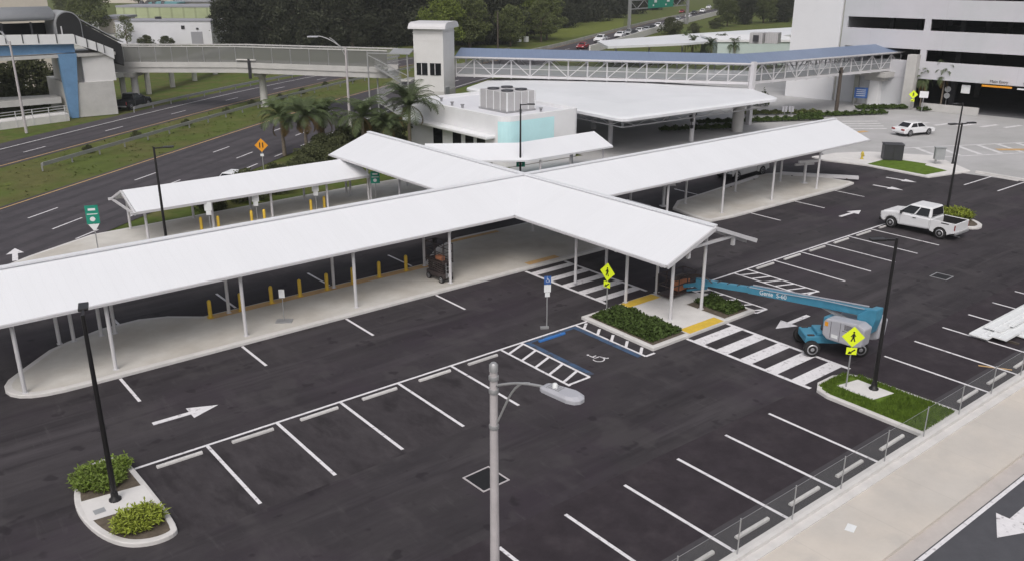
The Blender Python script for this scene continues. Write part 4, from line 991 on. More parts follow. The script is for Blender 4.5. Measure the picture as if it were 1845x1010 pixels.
t = thing('utility_cabinet', 'black box cabinet on the triangular lawn', 'cabinet', (77.6, 40.2, .14), radians(-50))
MB().box((0, 0, .72), (1.7, 1.2, 1.4)).build('body', 'cabinet dark', t, bevel=.05); MB().box((0, 0, 1.45), (1.78, 1.28, .08)).build('lid', 'cabinet dark', t, bevel=.02); MB().box((0, -.61, .72), (.03, .02, 1.2)).build('door_seam', 'black steel', t)
t = thing('utility_cabinet', 'grey metal cabinet on a post beside the thin black lamp post', 'cabinet', (79.0, 36.5, .14), radians(-45))
MB().box((0, 0, .95), (.85, .5, 1.05)).build('body', 'cabinet grey', t, bevel=.03); MB().box((-.25, 0, .2), (.14, .14, .45)).build('stand', 'galvanised', t); MB().box((0, 0, 1.5), (.95, .6, .06)).build('lid', 'cabinet grey', t)
t = thing('fire_hydrant', 'yellow fire hydrant on the concrete corner by the black cabinet', 'fire hydrant', (75.6, 42.0, .14))
MB().lathe([(.16, 0), (.16, .05), (.11, .07), (.11, .48), (.15, .5), (.13, .6), (.05, .68), (.05, .74)], n=14).build('barrel', 'hydrant yellow', t)
m_ = MB(); m_.tube((-.2, 0, .42), (.2, 0, .42), .06, n=10); m_.tube((0, -.2, .36), (0, 0, .36), .07, n=10); m_.build('outlet', 'hydrant yellow', t)
t = thing('paint_splotch', 'pale splotch of paint on the pavement', 'paint mark', (22.9, 11.4, .136), .3)
MB().box((0, 0, .006), (.42, .28, .008)).build('sheet', 'sign white', t)  # thin pale plate standing in for a splotch of paint

# stack of roof panels, loose beams
t = thing('panel_stack', 'stack of white metal roof panels lying across the parking stalls', 'roof panels', (47, 15.5, 0))
for i, (x0, x1, y, w_, z, ry) in enumerate(((41.5, 50, 15.9, .9, .16, 0), (41.9, 50, 15.2, .85, .22, .003), (43.2, 50, 14.75, .75, .12, 0), (42.6, 50, 15.75, .8, .30, .0), (43.6, 50, 15.45, .5, .36, .0))):
    m_ = MB(); m_.box(((x0+x1)/2, y, z), (x1-x0, w_, .05))
    for e in (-w_/2+.03, w_/2-.03, 0): m_.box(((x0+x1)/2, y+e, z+.045), (x1-x0-.01, .04, .04))
    m_.build('panel', 'sign white', t, world=True)
for x in (42.4, 45.5, 48.6): MB().box((x, 15.4, .05), (.12, 2.0, .1)).build('timber_bearer', 'wood pole', t, world=True)
def beam_thing(label, a, b, w=.16, n=2, z=.2):
    t = thing('steel_beam', label, 'steel beam', ((a[0]+b[0])/2, (a[1]+b[1])/2, z), 0)
    a = Vector((*a, z)); b = Vector((*b, z)); d = (b-a).normalized(); p = Vector((-d.y, d.x, 0))
    m_ = MB()
    for k in range(n): m_.bar(a+p*.3*k+H*.1, b+p*.3*k+H*(.1+.02*k), w, .22)
    m_.build('beam', 'steel white', t, world=True)
    m_ = MB()
    for f_ in (.15, .85): q = a+(b-a)*f_; m_.box(q+p*.2, (.14, .8, .06), rz=atan2(d.y, d.x))
    m_.build('bearer', 'wood pole', t, world=True)
beam_thing('white steel beams lying on the far end of the right platform', (63.9, 42.7), (67.6, 37.6), z=.16)
beam_thing('white steel beam lying along the curved edge of the right platform', (56.2, 42.6), (61.5, 43.3), n=1, z=.16)
def tee(label, x, y, rz, h=1.9, L_=2.4, z=.15):
    t = thing('steel_frame', label, 'steel frame', (x, y, z), rz)
    MB().bar((0, 0, 0), (0, 0, h), .17).build('post', 'steel white', t); MB().bar((-L_*.35, 0, h+.1), (L_*.65, 0, h+.1), .18, .2).build('crossbeam', 'steel white', t); MB().bar((-L_*.3, .55, h-.25), (L_*.6, .55, h-.25), .16, .16).build('crossbeam', 'steel white', t)
    MB().box((0, 0, .03), (.45, .45, .06)).build('foot', 'steel white', t)
P_ = at(1448, 330, .15); tee('white steel T frame on the far end of the right platform', P_.x, P_.y, radians(-20), 1.7, 2.0)
P_ = at(1195, 372, .15); tee('white steel T frame seen below the right canopy near the crossing', P_.x, P_.y, radians(-20), 1.7, 2.0)

# ================================================================== VEHICLES
def wheel(t, x, y, r, w, nm='wheel'):
    o = MB().lathe([(r*.72, -w/2), (r*.95, -w/2), (r, -w*.3), (r, w*.3), (r*.95, w/2), (r*.72, w/2)], n=20, axis='y').build(nm, 'black rubber', t); o.location = (x, y, r)
    s = 1 if y > 0 else -1
    m_ = MB(); m_.lathe([(r*.68, s*w*.4), (r*.66, s*w*.52), (r*.3, s*w*.47), (r*.16, s*w*.54)], n=18, axis='y'); m_.build('rim', 'rim', o); return o
def arch(x, r, z, n=8, k=1.18): return [(x+r*k*cos(pi*i/n), z+r*k*sin(pi*i/n)) for i in range(n+1)]
def quad_on(mb, pts): mb.face(pts); return mb
def greenhouse(t, bx0, bx1, tx0, tx1, zb, zt, wb, wt, paint, glass='dark glass', pill=.09, split=None):
    """cabin: four glazed faces inside painted pillars"""
    b = [(bx1, -wb, zb), (bx1, wb, zb), (bx0, wb, zb), (bx0, -wb, zb)]; u = [(tx1, -wt, zt), (tx1, wt, zt), (tx0, wt, zt), (tx0, -wt, zt)]
    m_ = MB(); m_.add(b+u, [(0, 1, 5, 4), (1, 2, 6, 5), (2, 3, 7, 6), (3, 0, 4, 7), (4, 5, 6, 7), (3, 2, 1, 0)]); m_.build('cabin', paint, t, bevel=.09)
    def pane(q, nm, a=.08, e=.14, c_=.12, off=.012):
        q = [Vector(p) for p in q]; nrm = (q[1]-q[0]).cross(q[3]-q[0]).normalized(); cen = sum(q, Vector())/4
        if nrm.dot(cen-Vector(((bx0+bx1)/2, 0, zb))) < 0: nrm = -nrm
        L = lambda s, v: (q[0]*(1-s)+q[1]*s)*(1-v)+(q[3]*(1-s)+q[2]*s)*v
        m_ = MB(); m_.face([p+nrm*off for p in (L(a, e), L(1-a, e), L(1-a, 1-c_), L(a, 1-c_))]); m_.build(nm, glass, t)
    pane([b[0], b[1], u[1], u[0]], 'windscreen'); pane([b[2], b[3], u[3], u[2]], 'rear_window')
    for s in (1, -1):
        y0, y1 = s*wb, s*wt; sp = split or [0, 1]
        for f0, f1 in zip(sp, sp[1:]):
            lerp = lambda a, b_, f: a+(b_-a)*f
            pane([(lerp(bx1, bx0, f0), y0, zb), (lerp(bx1, bx0, f1), y0, zb), (lerp(tx1, tx0, f1), y1, zt), (lerp(tx1, tx0, f0), y1, zt)], 'side_window', .05 if len(sp) > 2 else .06, .12, .14)
def lights(t, x, ys, z, w, h, nm, m_):
    for y in ys: MB().box((x, y, z), (.06, w, h)).build(nm, m_, t, bevel=.01)
def pickup(label, loc, rz, group=None, paint='car white'):
    t = thing('pickup_truck', label, 'pickup truck', loc, rz, group); hw_ = .97
    r = .39; fx, rx = 1.72, -1.70
    B0, CB = -2.62, -.98
    lower = [(B0, 1.2), (B0, .55), (B0+.3, .46)]
    for y0, y1 in ((-hw_, -hw_+.07), (hw_-.07, hw_)):
        MB().profile(lower+arch(rx, r, .36)[::-1]+[(CB, .44), (CB, 1.2)], y0, y1).build('bed_side', paint, t, bevel=.02)
    m_ = MB(); m_.profile([(CB, .46)]+arch(fx, r, .36)[::-1]+[(2.40, .46), (2.52, .62), (2.50, .98), (2.30, 1.14), (1.45, 1.25), (CB, 1.22)], -hw_, hw_); m_.build('body', paint, t, bevel=.11)
    MB().box((-1.8, 0, .66), (1.6, 2*hw_-.16, .08)).build('bed_liner', 'black rubber', t)
    m_ = MB()
    for s in (-1, 1): MB().box((-1.8, s*(hw_-.09), .92), (1.6, .03, .5)).build('bed_lining', 'black rubber', t)
    MB().box((-2.6, 0, .86), (.07, 2*hw_-.16, .66)).build('tailgate', paint, t, bevel=.02)
    greenhouse(t, -.97, 1.45, -.88, .55, 1.20, 1.90, .94, .77, paint, split=[.03, .52, .95])
    m_ = MB(); m_.box((-2.68, 0, .52), (.16, 1.8, .16)); m_.build('rear_bumper', 'galvanised', t, bevel=.03)
    m_ = MB(); m_.box((2.52, 0, .52), (.16, 1.9, .24)); m_.build('front_bumper', 'black steel', t, bevel=.04)
    MB().box((2.51, 0, .88), (.05, 1.15, .3)).build('grille', 'black steel', t)
    lights(t, 2.48, (-.76, .76), .9, .34, .26, 'headlight', 'lamp clear'); lights(t, -2.6, (-.9, .9), .92, .14, .36, 'tail_light', 'lamp red')
    for x in (fx, rx):
        for s in (-1, 1): wheel(t, x, s*.86, r, .25)
    for s in (-1, 1):
        MB().box((1.02, s*1.06, 1.3), (.12, .18, .2)).build('mirror', 'black steel', t, bevel=.02)
        MB().box((.12, s*(hw_+.012), 1.06), (.2, .03, .05)).build('door_handle', 'black steel', t)
        MB().box((-1.95, s*(hw_+.004), 1.1), (.5, .01, .07)).build('side_badge', 'cabinet dark', t)
        m_ = MB(); m_.box((-.9, s*(hw_+.002), .8), (.015, .01, .6)); m_.box((1.1, s*(hw_+.002), .8), (.015, .01, .6)); m_.build('door_seam', 'cabinet grey', t)
    MB().box((0, 0, .42), (4.3, 1.5, .16)).build('chassis', 'black steel', t)
    return t
def sedan(label, loc, rz, group=None, paint='car white', name='sedan', cat='car', z=1.0):
    t = thing(name, label, cat, loc, rz, group); hw_ = .88; r = .33; fx, rx = 1.38, -1.36
    m_ = MB(); m_.profile([(-2.3, .62), (-2.36, .48), (-2.25, .3)]+arch(rx, r, .3)[::-1]+arch(fx, r, .3)[::-1]+[(2.2, .26), (2.34, .42), (2.28, .64), (1.95, .78), (.95, .9), (-1.5, .94), (-2.2, .88)], -hw_, hw_); m_.build('body', paint, t, bevel=.07)
    greenhouse(t, -1.75, 1.15, -1.0, .35, .88, 1.40, .82, .62, paint, split=[.06, .5, .9])
    lights(t, 2.27, (-.66, .66), .62, .36, .14, 'headlight', 'lamp clear'); lights(t, -2.31, (-.64, .64), .74, .42, .15, 'tail_light', 'lamp red')
    MB().box((-2.33, 0, .55), (.06, .55, .14)).build('number_plate', 'sign white', t); MB().box((2.33, 0, .45), (.05, .9, .14)).build('grille', 'black steel', t)
    for x in (fx, rx):
        for s in (-1, 1): wheel(t, x, s*.79, r, .21)
    for s in (-1, 1): MB().box((.72, s*.94, .96), (.1, .16, .12)).build('mirror', paint, t, bevel=.02)
    MB().box((0, 0, .28), (3.6, 1.4, .12)).build('chassis', 'black steel', t)
    return t
pk = pickup('white pickup truck parked in the stalls with an open black cargo bed', (57.35, 26.9, 0), radians(90))
se = sedan('white sedan driving across the pale plaza towards the garage', (92.6, 46.0, -.01), radians(-14))
pk2 = copy_tree(pk, (61.5, 45.0, 0), radians(180), 'white pickup truck in the bus lane behind the right platform columns')
P_ = at(242, 198); pk3 = copy_tree(pk, (32.7, 118.0, 0), RZH, 'dark pickup truck at the foot of the pale station wall beside the highway')
for n_ in ('body', 'cabin', 'bed_side', 'tailgate'): repaint(pk3, n_, 'car dark')
for px, py, lb in ((16, 163, 'white parked car under the blue station beam at the left edge'), (52, 158, 'silver parked car under the blue station beam, beside the blue leg')):
    P_ = at(px, py); o = copy_tree(se, (P_.x, P_.y, 0), .1, lb, group='cars parked under the station')
    if 'silver' in lb:
        for n_ in ('body', 'cabin'): repaint(o, n_, 'car silver')
traffic = [(1133, 60, 'car silver', 'silver car behind the first two white cars of the queue', 1), (1152, 58, 'car white', 'white car beside the gantry upright in the distant queue', 1.05), (1176, 52, 'car dark', 'dark car of the distant queue, above the long white canopy', 1), (1186, 48, 'car white', 'white car of the distant queue directly left of the olive bush', 1.1), (1082, 74, 'car white', 'white car in front of the queue, right above the blue roof', 1.25), (1117, 66, 'car white', 'white car behind the front one in the distant queue', 1.15), (1050, 86, 'car red', 'red car on the distant road just above the blue roof', 1), (1143, 62, 'car dark', 'dark car in the distant queue left of the bush', 1),
           (1165, 56, 'car silver', 'silver car in the distant queue just left of the bush', 1.1), (1206, 42, 'car dark', 'dark car at the start of the pale barrier wall', 1), (1222, 35, 'car silver', 'silver car above the left part of the barrier wall', 1), (1240, 30, 'car white', 'white car above the middle of the barrier wall', 1), (1250, 24, 'car dark', 'dark car above the middle of the barrier wall', 1), (1266, 21, 'car white', 'white car above the right part of the barrier wall', 1.1), (1277, 14, 'car white', 'white car near the far end of the barrier wall', 1.1), (1229, 22, 'car red', 'dark red car under the green overhead signs', 1)]
for px, py, pt, lb, sc in traffic:
    P_ = at(px, py+2)
    s_ = P_.x*U2.x+P_.y*U2.y; a = Vector(hp(s_, 45)); b = Vector(hp(s_+8, 45)); hd_ = atan2(b.y-a.y, b.x-a.x)
    o = copy_tree(se, (P_.x, P_.y, 0), hd_+pi, lb, group='cars queueing on the distant road', scale=sc)
    for n_ in ('body', 'cabin'): repaint(o, n_, pt)

# ------------------------------------------------------------------ boom lift
bl = thing('boom_lift', 'blue boom lift with a grey engine cover, its long boom lowered across the aisle', 'boom lift', (35.0, 19.78, 0), radians(-40))
m_ = MB(); m_.box((0, 0, .70), (2.7, 1.2, .36)); m_.box((0, 0, .95), (1.6, 1.0, .16)); m_.build('chassis', 'teal boom', bl, bevel=.05)
for x in (-1.1, 1.1):
    m_ = MB(); m_.box((x, 0, .5), (.25, 1.5, .22)); m_.build('axle', 'dark machine', bl)
    for s in (-1, 1): wheel(bl, x, s*.82, .37, .28)
TA = radians(91.5+40)                                                # turret turned so that the boom points along +Y
Rt_ = Matrix.Rotation(TA, 4, 'Z')
def tb(mb, name, m_, **k):
    o = mb.build(name, m_, bl, **k); o.matrix_basis = Matrix.Translation((-.05, -.15, 0)) @ Rt_; return o
m_ = MB(); m_.lathe([(.5, 1.02), (.5, 1.16)], n=20); tb(m_, 'slew_ring', 'dark machine')
def cover(y0, y1): 
    return MB().profile([(-2.02, 1.10), (-1.75, .98), (-.35, .96), (-.08, 1.15), (-.10, 1.78), (-.25, 1.95), (-1.75, 2.10), (-2.08, 1.95)], y0, y1)
tb(cover(.35, 1.05), 'engine_cover', 'lift grey', bevel=.08); tb(cover(-1.05, -.35), 'engine_cover', 'lift grey', bevel=.08)
tb(MB().box((-.6, 0, 1.4), (1.8, .66, .56)), 'turntable', 'teal boom', bevel=.03)
tb(MB().profile([(-1.95, 1.5), (-1.3, 1.5), (-1.25, 2.25), (-1.8, 2.66), (-2.12, 2.7), (-2.12, 2.2)], -.32, .32), 'counterweight_arm', 'teal boom', bevel=.05)
tb(MB().bar((-1.9, 0, 2.42), (4.6, 0, 1.72), .32, .36), 'boom', 'teal boom', bevel=.03)
tb(MB().bar((4.55, 0, 1.72), (7.1, 0, 1.36), .25, .30), 'boom_extension', 'teal boom', bevel=.02)
tb(MB().bar((-.9, 0, 1.72), (.6, 0, 2.0), .13), 'lift_cylinder', 'galvanised')
m_ = MB(); m_.bar((7.05, 0, 1.38), (7.6, 0, 1.2), .26, .34); m_.bar((7.55, 0, 1.2), (8.7, -.1, .75), .18, .2); m_.bar((7.2, .0, 1.05), (8.5, -.1, .55), .1); m_.box((7.5, 0, 1.25), (.5, .42, .5)); tb(m_, 'jib', 'teal boom')
m_ = MB(); bx, bz = 9.15, .32
m_.box((bx, 0, bz), (.9, 2.1, .07))
for x in (bx-.44, bx+.44):
    for y in (-1.03, -.35, .35, 1.03): m_.bar((x, y, bz), (x, y, bz+1.1), .04)
    for z in (.55, 1.1): m_.bar((x, -1.03, bz+z), (x, 1.03, bz+z), .045)
for y in (-1.03, 1.03):
    for z in (.55, 1.1): m_.bar((bx-.44, y, bz+z), (bx+.44, y, bz+z), .045)
tb(m_, 'basket', 'dark machine'); tb(MB().box((bx-.3, .2, bz+.95), (.2, .7, .28)), 'control_box', 'dark machine', bevel=.02)
tb(MB().box((bx+.05, -.35, bz+.4), (.6, .95, .62)), 'toolbox', 'rust orange', bevel=.03)
m_ = MB()
for k in range(5): m_.path(bez(Vector((6.7, .2, 1.5)), Vector((7.2, .3+.05*k, 2.0)), Vector((8.0, .3, 1.8-.1*k)), Vector((8.8, .2, 1.2))), .022, 5)
tb(m_, 'hose', 'dark machine')
tx = text_mesh('Genie  S-60', .32, 'lettering', 'sign white', bl, (0, 0, 0), .004)
tx.matrix_basis = Matrix.Translation((-.05, -.15, 0)) @ Rt_ @ Matrix.Translation((3.15, .172, 1.875)) @ Matrix.Rotation(atan2(.70, 6.5), 4, 'Y') @ Matrix.Rotation(pi, 4, 'Z') @ Matrix.Rotation(radians(90), 4, 'X')
for s_ in (1, -1):
    m_ = MB(); m_.box((-.95, s_*1.052, 1.5), (.015, .012, .9)); m_.box((-.5, s_*1.052, 1.48), (.015, .012, .8)); m_.box((-1.3, s_*1.052, 1.6), (.5, .012, .015)); tb(m_, 'cover_seam', 'dark machine')
    m_ = MB()
    for k in range(5): m_.box((-1.35, s_*1.053, 1.7+.05*k), (.42, .012, .02))
    tb(m_, 'vent', 'dark machine')
    tb(MB().box((-.72, s_*1.053, 1.22), (.3, .01, .16)), 'decal', 'sign white'); tb(MB().box((-.28, s_*1.053, 1.7), (.16, .01, .2)), 'warning_decal', 'sign orange')
m_ = MB(); m_.bar((-1.6, 0, 2.66), (4.4, 0, 2.0), .05, .05); m_.path([Vector((-1.5, .2, 2.55)), Vector((.5, .22, 2.4)), Vector((2.5, .2, 2.12)), Vector((4.5, .16, 1.9))], .02, 5); tb(m_, 'cable_tray', 'lift grey')
m_ = MB()
for k in range(4): m_.box((4.62+.6*k, 0, 1.86-.085*k), (.06, .27, .05))
tb(m_, 'cable_clamp', 'dark machine')
for x_ in (-1.1, 1.1):
    for y_ in (-.5, .5): MB().box((x_, y_, .9), (.3, .12, .05)).build('step', 'dark machine', bl)

# ------------------------------------------------------------------ scissor lift
sc_ = thing('scissor_lift', 'small dark scissor lift with guard rails parked under the long canopy', 'scissor lift', (26.0, 38.85, .15), radians(95))
MB().box((0, 0, .38), (1.55, .68, .28)).build('chassis', 'dark machine', sc_, bevel=.03)
for x in (-.55, .55):
    for s in (-1, 1): wheel(sc_, x, s*.33, .19, .12)
m_ = MB()
for k in range(4):
    z = .58+.13*k
    for s in (-.26, .26): m_.bar((-.68, s, z), (.68, s, z+.11), .05, .07); m_.bar((.68, s*.8, z), (-.68, s*.8, z+.11), .05, .07)
m_.build('scissor_arms', 'dark machine', sc_)
MB().box((0, 0, 1.16), (1.6, .74, .09)).build('deck', 'dark machine', sc_)
m_ = MB()
for x in (-.77, 0, .77):
    for s in (-.35, .35): m_.bar((x, s, 1.2), (x, s, 2.2), .035)
for z in (1.3, 1.75, 2.2):
    for s in (-.35, .35): m_.bar((-.77, s, z), (.77, s, z), .035)
    for x in (-.77, .77): m_.bar((x, -.35, z), (x, .35, z), .035)
m_.build('guard_rail', 'dark machine', sc_)
MB().box((.68, -.25, 2.05), (.16, .2, .28)).build('control_box', 'black steel', sc_, bevel=.02); MB().box((-.2, .1, 1.34), (.5, .3, .26)).build('toolbox', 'rust orange', sc_, bevel=.02); MB().box((-.78, -.1, .4), (.05, .3, .2)).build('battery_tray', 'sign white', sc_)
m_ = MB()
for k in range(4): m_.bar((-.83, -.2, .35+.2*k), (-.83, .2, .35+.2*k), .03)
for s in (-.2, .2): m_.bar((-.83, s, .3), (-.83, s, 1.2), .03)
m_.build('ladder', 'galvanised', sc_)
# ================================================================== VEGETATION
def rnd_unit(R):
    while True:
        v = Vector((R.uniform(-1, 1), R.uniform(-1, 1), R.uniform(-1, 1)))
        if .05 < v.length < 1: return v.normalized()
def leaf(mb, p, sz, R, flat=0.0):
    a = rnd_unit(R); 
    if flat: a = (a+Vector((0, 0, flat))).normalized()
    b = a.orthogonal().normalized(); b = Matrix.Rotation(R.uniform(0, 2*pi), 3, a) @ b; c = a.cross(b)
    L_ = sz*R.uniform(.7, 1.3); w = L_*R.uniform(.45, .7)
    mb.add([p-b*L_*.5, p+c*w*.5, p+b*L_*.5, p-c*w*.5], [(0, 1, 2, 3)])
def clump(mb, c, rad, n, sz, R, flat=.3):
    for _ in range(n):
        d = rnd_unit(R); k = R.uniform(.45, 1.0)**.6
        leaf(mb, c+Vector((d.x*rad[0], d.y*rad[1], d.z*rad[2]))*k, sz, R, flat)
def tree_mesh(name, seed, h, wd, trunk, nclump, leaves, sz, lmat, droop=0, label='', cat='tree', base=.22):
    R = random.Random(seed); t = thing(name, label, cat, (0, 0, 0))
    tr_ = MB(); tr_.tube((0, 0, 0), (.1, .05, h*.55), trunk, trunk*.55, 9); tips = []
    for k in range(7):
        a = R.uniform(0, 2*pi); z0 = h*R.uniform(base, .55); q = Vector((cos(a)*wd*R.uniform(.25, .42), sin(a)*wd*R.uniform(.25, .42), z0+h*R.uniform(.12, .3)))
        tr_.tube((0, 0, z0), q, trunk*.4, trunk*.12, 6); tips.append(q)
    tr_.build('trunk', 'bark', t)
    cr = MB()
    for k in range(nclump):
        f = (k+.5)/nclump; z = h*(base+(1-base)*f); prof = sin(pi*min(1, .18+.80*f))**.7; a = R.uniform(0, 2*pi); rr_ = wd*.5*prof*R.uniform(.25, 1.0)
        c = Vector((cos(a)*rr_, sin(a)*rr_, z*R.uniform(.93, 1.03))); s = wd*R.uniform(.11, .2)
        clump(cr, c, (s, s, s*R.uniform(.6, 1.0)), leaves, sz, R, .25)
        if droop:
            for _ in range(leaves//4): leaf(cr, c+Vector((R.uniform(-s, s), R.uniform(-s, s), -R.uniform(0, s*2.2))), sz, R)
    cr.build('crown', lmat, t); return t
protos = {
 'dark1': tree_mesh('dark_tree', 1, 17, 11, .35, 80, 190, .48, 'leaf dark', 1, 'x', base=.06),
 'dark2': tree_mesh('dark_tree', 2, 15, 12, .35, 80, 190, .5, 'leaf dark', 1, 'x', base=.05),
 'mid': tree_mesh('leafy_tree', 3, 11, 10, .3, 64, 170, .4, 'leaf mid', 0, 'x'),
 'bright': tree_mesh('leafy_tree', 4, 10, 10, .28, 64, 170, .4, 'leaf bright', 0, 'x'),
 'open': tree_mesh('slender_tree', 5, 11, 7, .22, 40, 90, .36, 'leaf mid', 0, 'x'),
 'bush': tree_mesh('bush', 6, 2.6, 4.2, .1, 44, 130, .2, 'leaf bush', 0, 'x', base=.05),
}
used_p = set()
def plant(kind, x, y, label, group, sc=1.0, z=0):
    p = protos[kind]; rz = random.uniform(0, 6.28)
    if kind not in used_p: used_p.add(kind); o = p; o.location = (x, y, z); o.rotation_euler = (0, 0, rz); o.scale = (sc,)*3; o['label'] = label; o['group'] = group
    else: o = copy_tree(p, (x, y, z), rz, label, group=group, scale=sc)
    return o
BELT = 'tall dark trees of the belt behind the highway'
LBT = 'tall dark tree in the solid belt behind the footbridge'
for i in range(12):
    f = i/11; x, y = 82+52*f, 196-26*f+random.uniform(-3, 3)
    plant('dark1' if i % 2 else 'dark2', x, y, LBT, BELT, random.uniform(.9, 1.15))
for i in range(10):
    f = i/9; x, y = 92+55*f, 214-28*f+random.uniform(-4, 4)
    plant('dark2' if i % 2 else 'dark1', x, y, LBT, BELT, random.uniform(1.1, 1.35))
for i in range(9):
    f = i/8; plant('dark1', 112+80*f, 248-34*f+random.uniform(-5, 5), LBT, BELT, random.uniform(1.2, 1.5))
LBR = 'dark tree beyond the meadow near the overhead road signs'
for (px, py, sc) in ((1000, 50, 1.1), (1040, 40, 1.0), (1075, 38, 1.2), (1105, 32, 1.1), (1140, 25, 1.2), (1175, 18, 1.3), (1215, 8, 1.3), (960, 60, 1.1), (1020, 26, 1.6), (1065, 20, 1.7), (1120, 14, 1.8), (1160, 8, 1.9), (990, 30, 1.5)):
    P_ = at(px, py); plant('dark2', P_.x, P_.y, LBR, 'dark trees beyond the meadow', sc*.8)
for (px, py, k, sc, lb) in ((800, 92, 'bright', 1.05, 'yellow-green tree directly behind the elevator tower'), (846, 88, 'mid', 1.0, 'rounded green tree just right of the elevator tower'), (950, 68, 'bright', 1.1, 'bright green tree left of the meadow'), (920, 84, 'mid', .8, 'green tree behind the blue roof near the pair of white boxes'), (985, 72, 'mid', .95, 'brownish green tree at the left edge of the meadow'), (975, 76, 'open', .9, 'thin tree with bare stems at the meadow edge'), (868, 70, 'mid', 1.2, 'darker green tree behind the rounded one right of the tower')):
    P_ = at(px, py); plant(k, P_.x, P_.y, lb, 'green trees behind the footbridge', sc)
LBF = 'tree of the far green belt left of the parking garage'
for (px, py, k, sc) in ((1310, 48, 'mid', 1.0), (1340, 44, 'dark1', .9), (1375, 42, 'mid', 1.2), (1405, 40, 'dark2', 1.0), (1330, 28, 'dark1', 1.2), (1365, 24, 'dark2', 1.2), (1400, 22, 'dark1', 1.3), (1428, 30, 'dark2', 1.3), (1300, 26, 'mid', 1.2), (1345, 10, 'dark2', 1.8), (1385, 8, 'dark1', 1.8), (1420, 10, 'dark2', 1.8), (1320, 8, 'dark1', 1.6)):
    P_ = at(px, py); plant(k, P_.x, P_.y, LBF, 'trees left of the garage', sc*.72)
for (px, py, sc, lb) in ((1208, 62, 1.3, 'olive bush in front of the start of the barrier wall'), (1250, 60, .8, 'low bush below the barrier wall'), (1290, 52, .9, 'low bush near the far end of the barrier wall')):
    P_ = at(px, py); plant('bush', P_.x, P_.y, lb, 'bushes along the distant road', sc*1.25)
for (px, py, k, sc, lb) in ((230, 84, 'open', .62, 'slender tree in front of the white warehouse'), (165, 62, 'mid', 1.15, 'green tree just right of the pale tower block'), (265, 85, 'bush', .95, 'dark bush before the white warehouse, left one'), (300, 84, 'bush', .85, 'dark bush before the white warehouse, right one'), (120, 30, 'mid', 1, 'tree behind the pale tower block'), (372, 80, 'bush', .6, 'dark bush at the right end of the white warehouse'), (395, 76, 'open', .5, 'slender tree at the right end of the warehouse'), (428, 88, 'dark1', .85, 'dark tree at the left end of the tree belt'), (412, 66, 'dark2', .8, 'dark tree behind the right end of the warehouse'), (5, 200, 'bush', 2, 'dark bush under the station at the left edge'), (60, 190, 'bush', 2.2, 'dark bush under the station behind the ramp'), (335, 6, 'dark2', 1.1, 'distant tree behind the teal roof'), (300, 3, 'mid', 1.2, 'distant tree left of the teal roof'), (375, 5, 'dark1', 1.2, 'distant tree right of the teal roof'), (250, 8, 'mid', 1, 'distant tree above the pale green wall')):
    P_ = at(px, py); plant(k, P_.x, P_.y, lb, 'trees and bushes around the warehouse', sc)

def palm(seed, h, spread, n=20, lm='leaf palm', dry=3):
    R = random.Random(seed); t = thing('palm_tree', 'x', 'palm', (0, 0, 0))
    m_ = MB(); pts_ = [(0, 0, 0), (.04*h*R.uniform(-1, 1), .03, h*.5), (.05*h*R.uniform(-1, 1), .05, h)]
    m_.tube(pts_[0], pts_[1], .2, .15, 9); m_.tube(pts_[1], pts_[2], .15, .12, 9); m_.build('trunk', 'palm bark', t)
    top = Vector(pts_[2])
    def frond(mb, a, el, L_):
        d = Vector((cos(a), sin(a), 0)); p = top.copy(); e = el; st = L_/10.5
        for k in range(11):
            q = p+(d*cos(e)+H*sin(e))*st; e -= .06+.024*k
            side = Vector((-d.y, d.x, 0)); ll = L_*.24*sin(pi*min(.97, (k+1.2)/12))
            mb.bar(p, q, .035)
            for s in (-1, 1):
                for j in range(5):
                    b_ = p+(q-p)*j/5; tip = b_+side*s*ll*R.uniform(.8, 1.1)+(q-p).normalized()*ll*.55-H*ll*R.uniform(.05, .4); w = (q-p).normalized()*.024
                    mb.add([b_-w*.6, b_+w*.6, (b_+tip)/2+w*.8, tip, (b_+tip)/2-w*.8], [(0, 1, 2, 3, 4)])
            p = q
    cr = MB()
    for k in range(n): frond(cr, 2*pi*k/n*2.4+R.uniform(-.2, .2), R.uniform(.1, 1.35), spread*R.uniform(.8, 1.1))
    cr.build('crown', lm, t)
    if dry:
        cr = MB()
        for k in range(dry): frond(cr, R.uniform(0, 6.28), R.uniform(-.7, -.2), spread*.7)
        cr.build('dry_fronds', 'leaf palm dry', t)
    return t
pa = palm(11, 3.6, 3.0, 30); pb = palm(12, 4.2, 2.8, 28, dry=5); pc = palm(13, 4.6, 3.5, 34, dry=2)
VG = 'palms between the highway and the canopies'
for o, px, py, z, lb in ((pa, 507, 212, 3.6, 'leftmost dark green palm beside the highway'), (pb, 548, 208, 4.2, 'palm with brownish dry fronds beside the highway'), (pc, 737, 190, 4.6, 'largest palm, in front of the elevator tower')):
    P_ = at(px, py, z); o.location = (P_.x, P_.y, 0); o['label'] = lb; o['group'] = VG
for src, px, py, z, sc, lb in ((pa, 580, 208, 3.6, 1.0, 'third palm beside the highway, left of the pale street lamp'), (pa, 652, 214, 3.6, 1.05, 'palm just right of the pale street lamp'), (pb, 700, 225, 3.4, .8, 'small palm at the left of the largest palm')):
    P_ = at(px, py, z); copy_tree(src, (P_.x, P_.y, 0), random.uniform(0, 6), lb, group=VG, scale=sc)
copy_tree(pb, (112.1, 52.7, 0), 1, 'palm at the corner of the garage entrance', group='palms by the garage', scale=(.62, .62, 1.05)); copy_tree(pa, (111.4, 55.0, 0), 2, 'short palm against the garage corner pier', group='palms by the garage', scale=(.5, .5, .95))
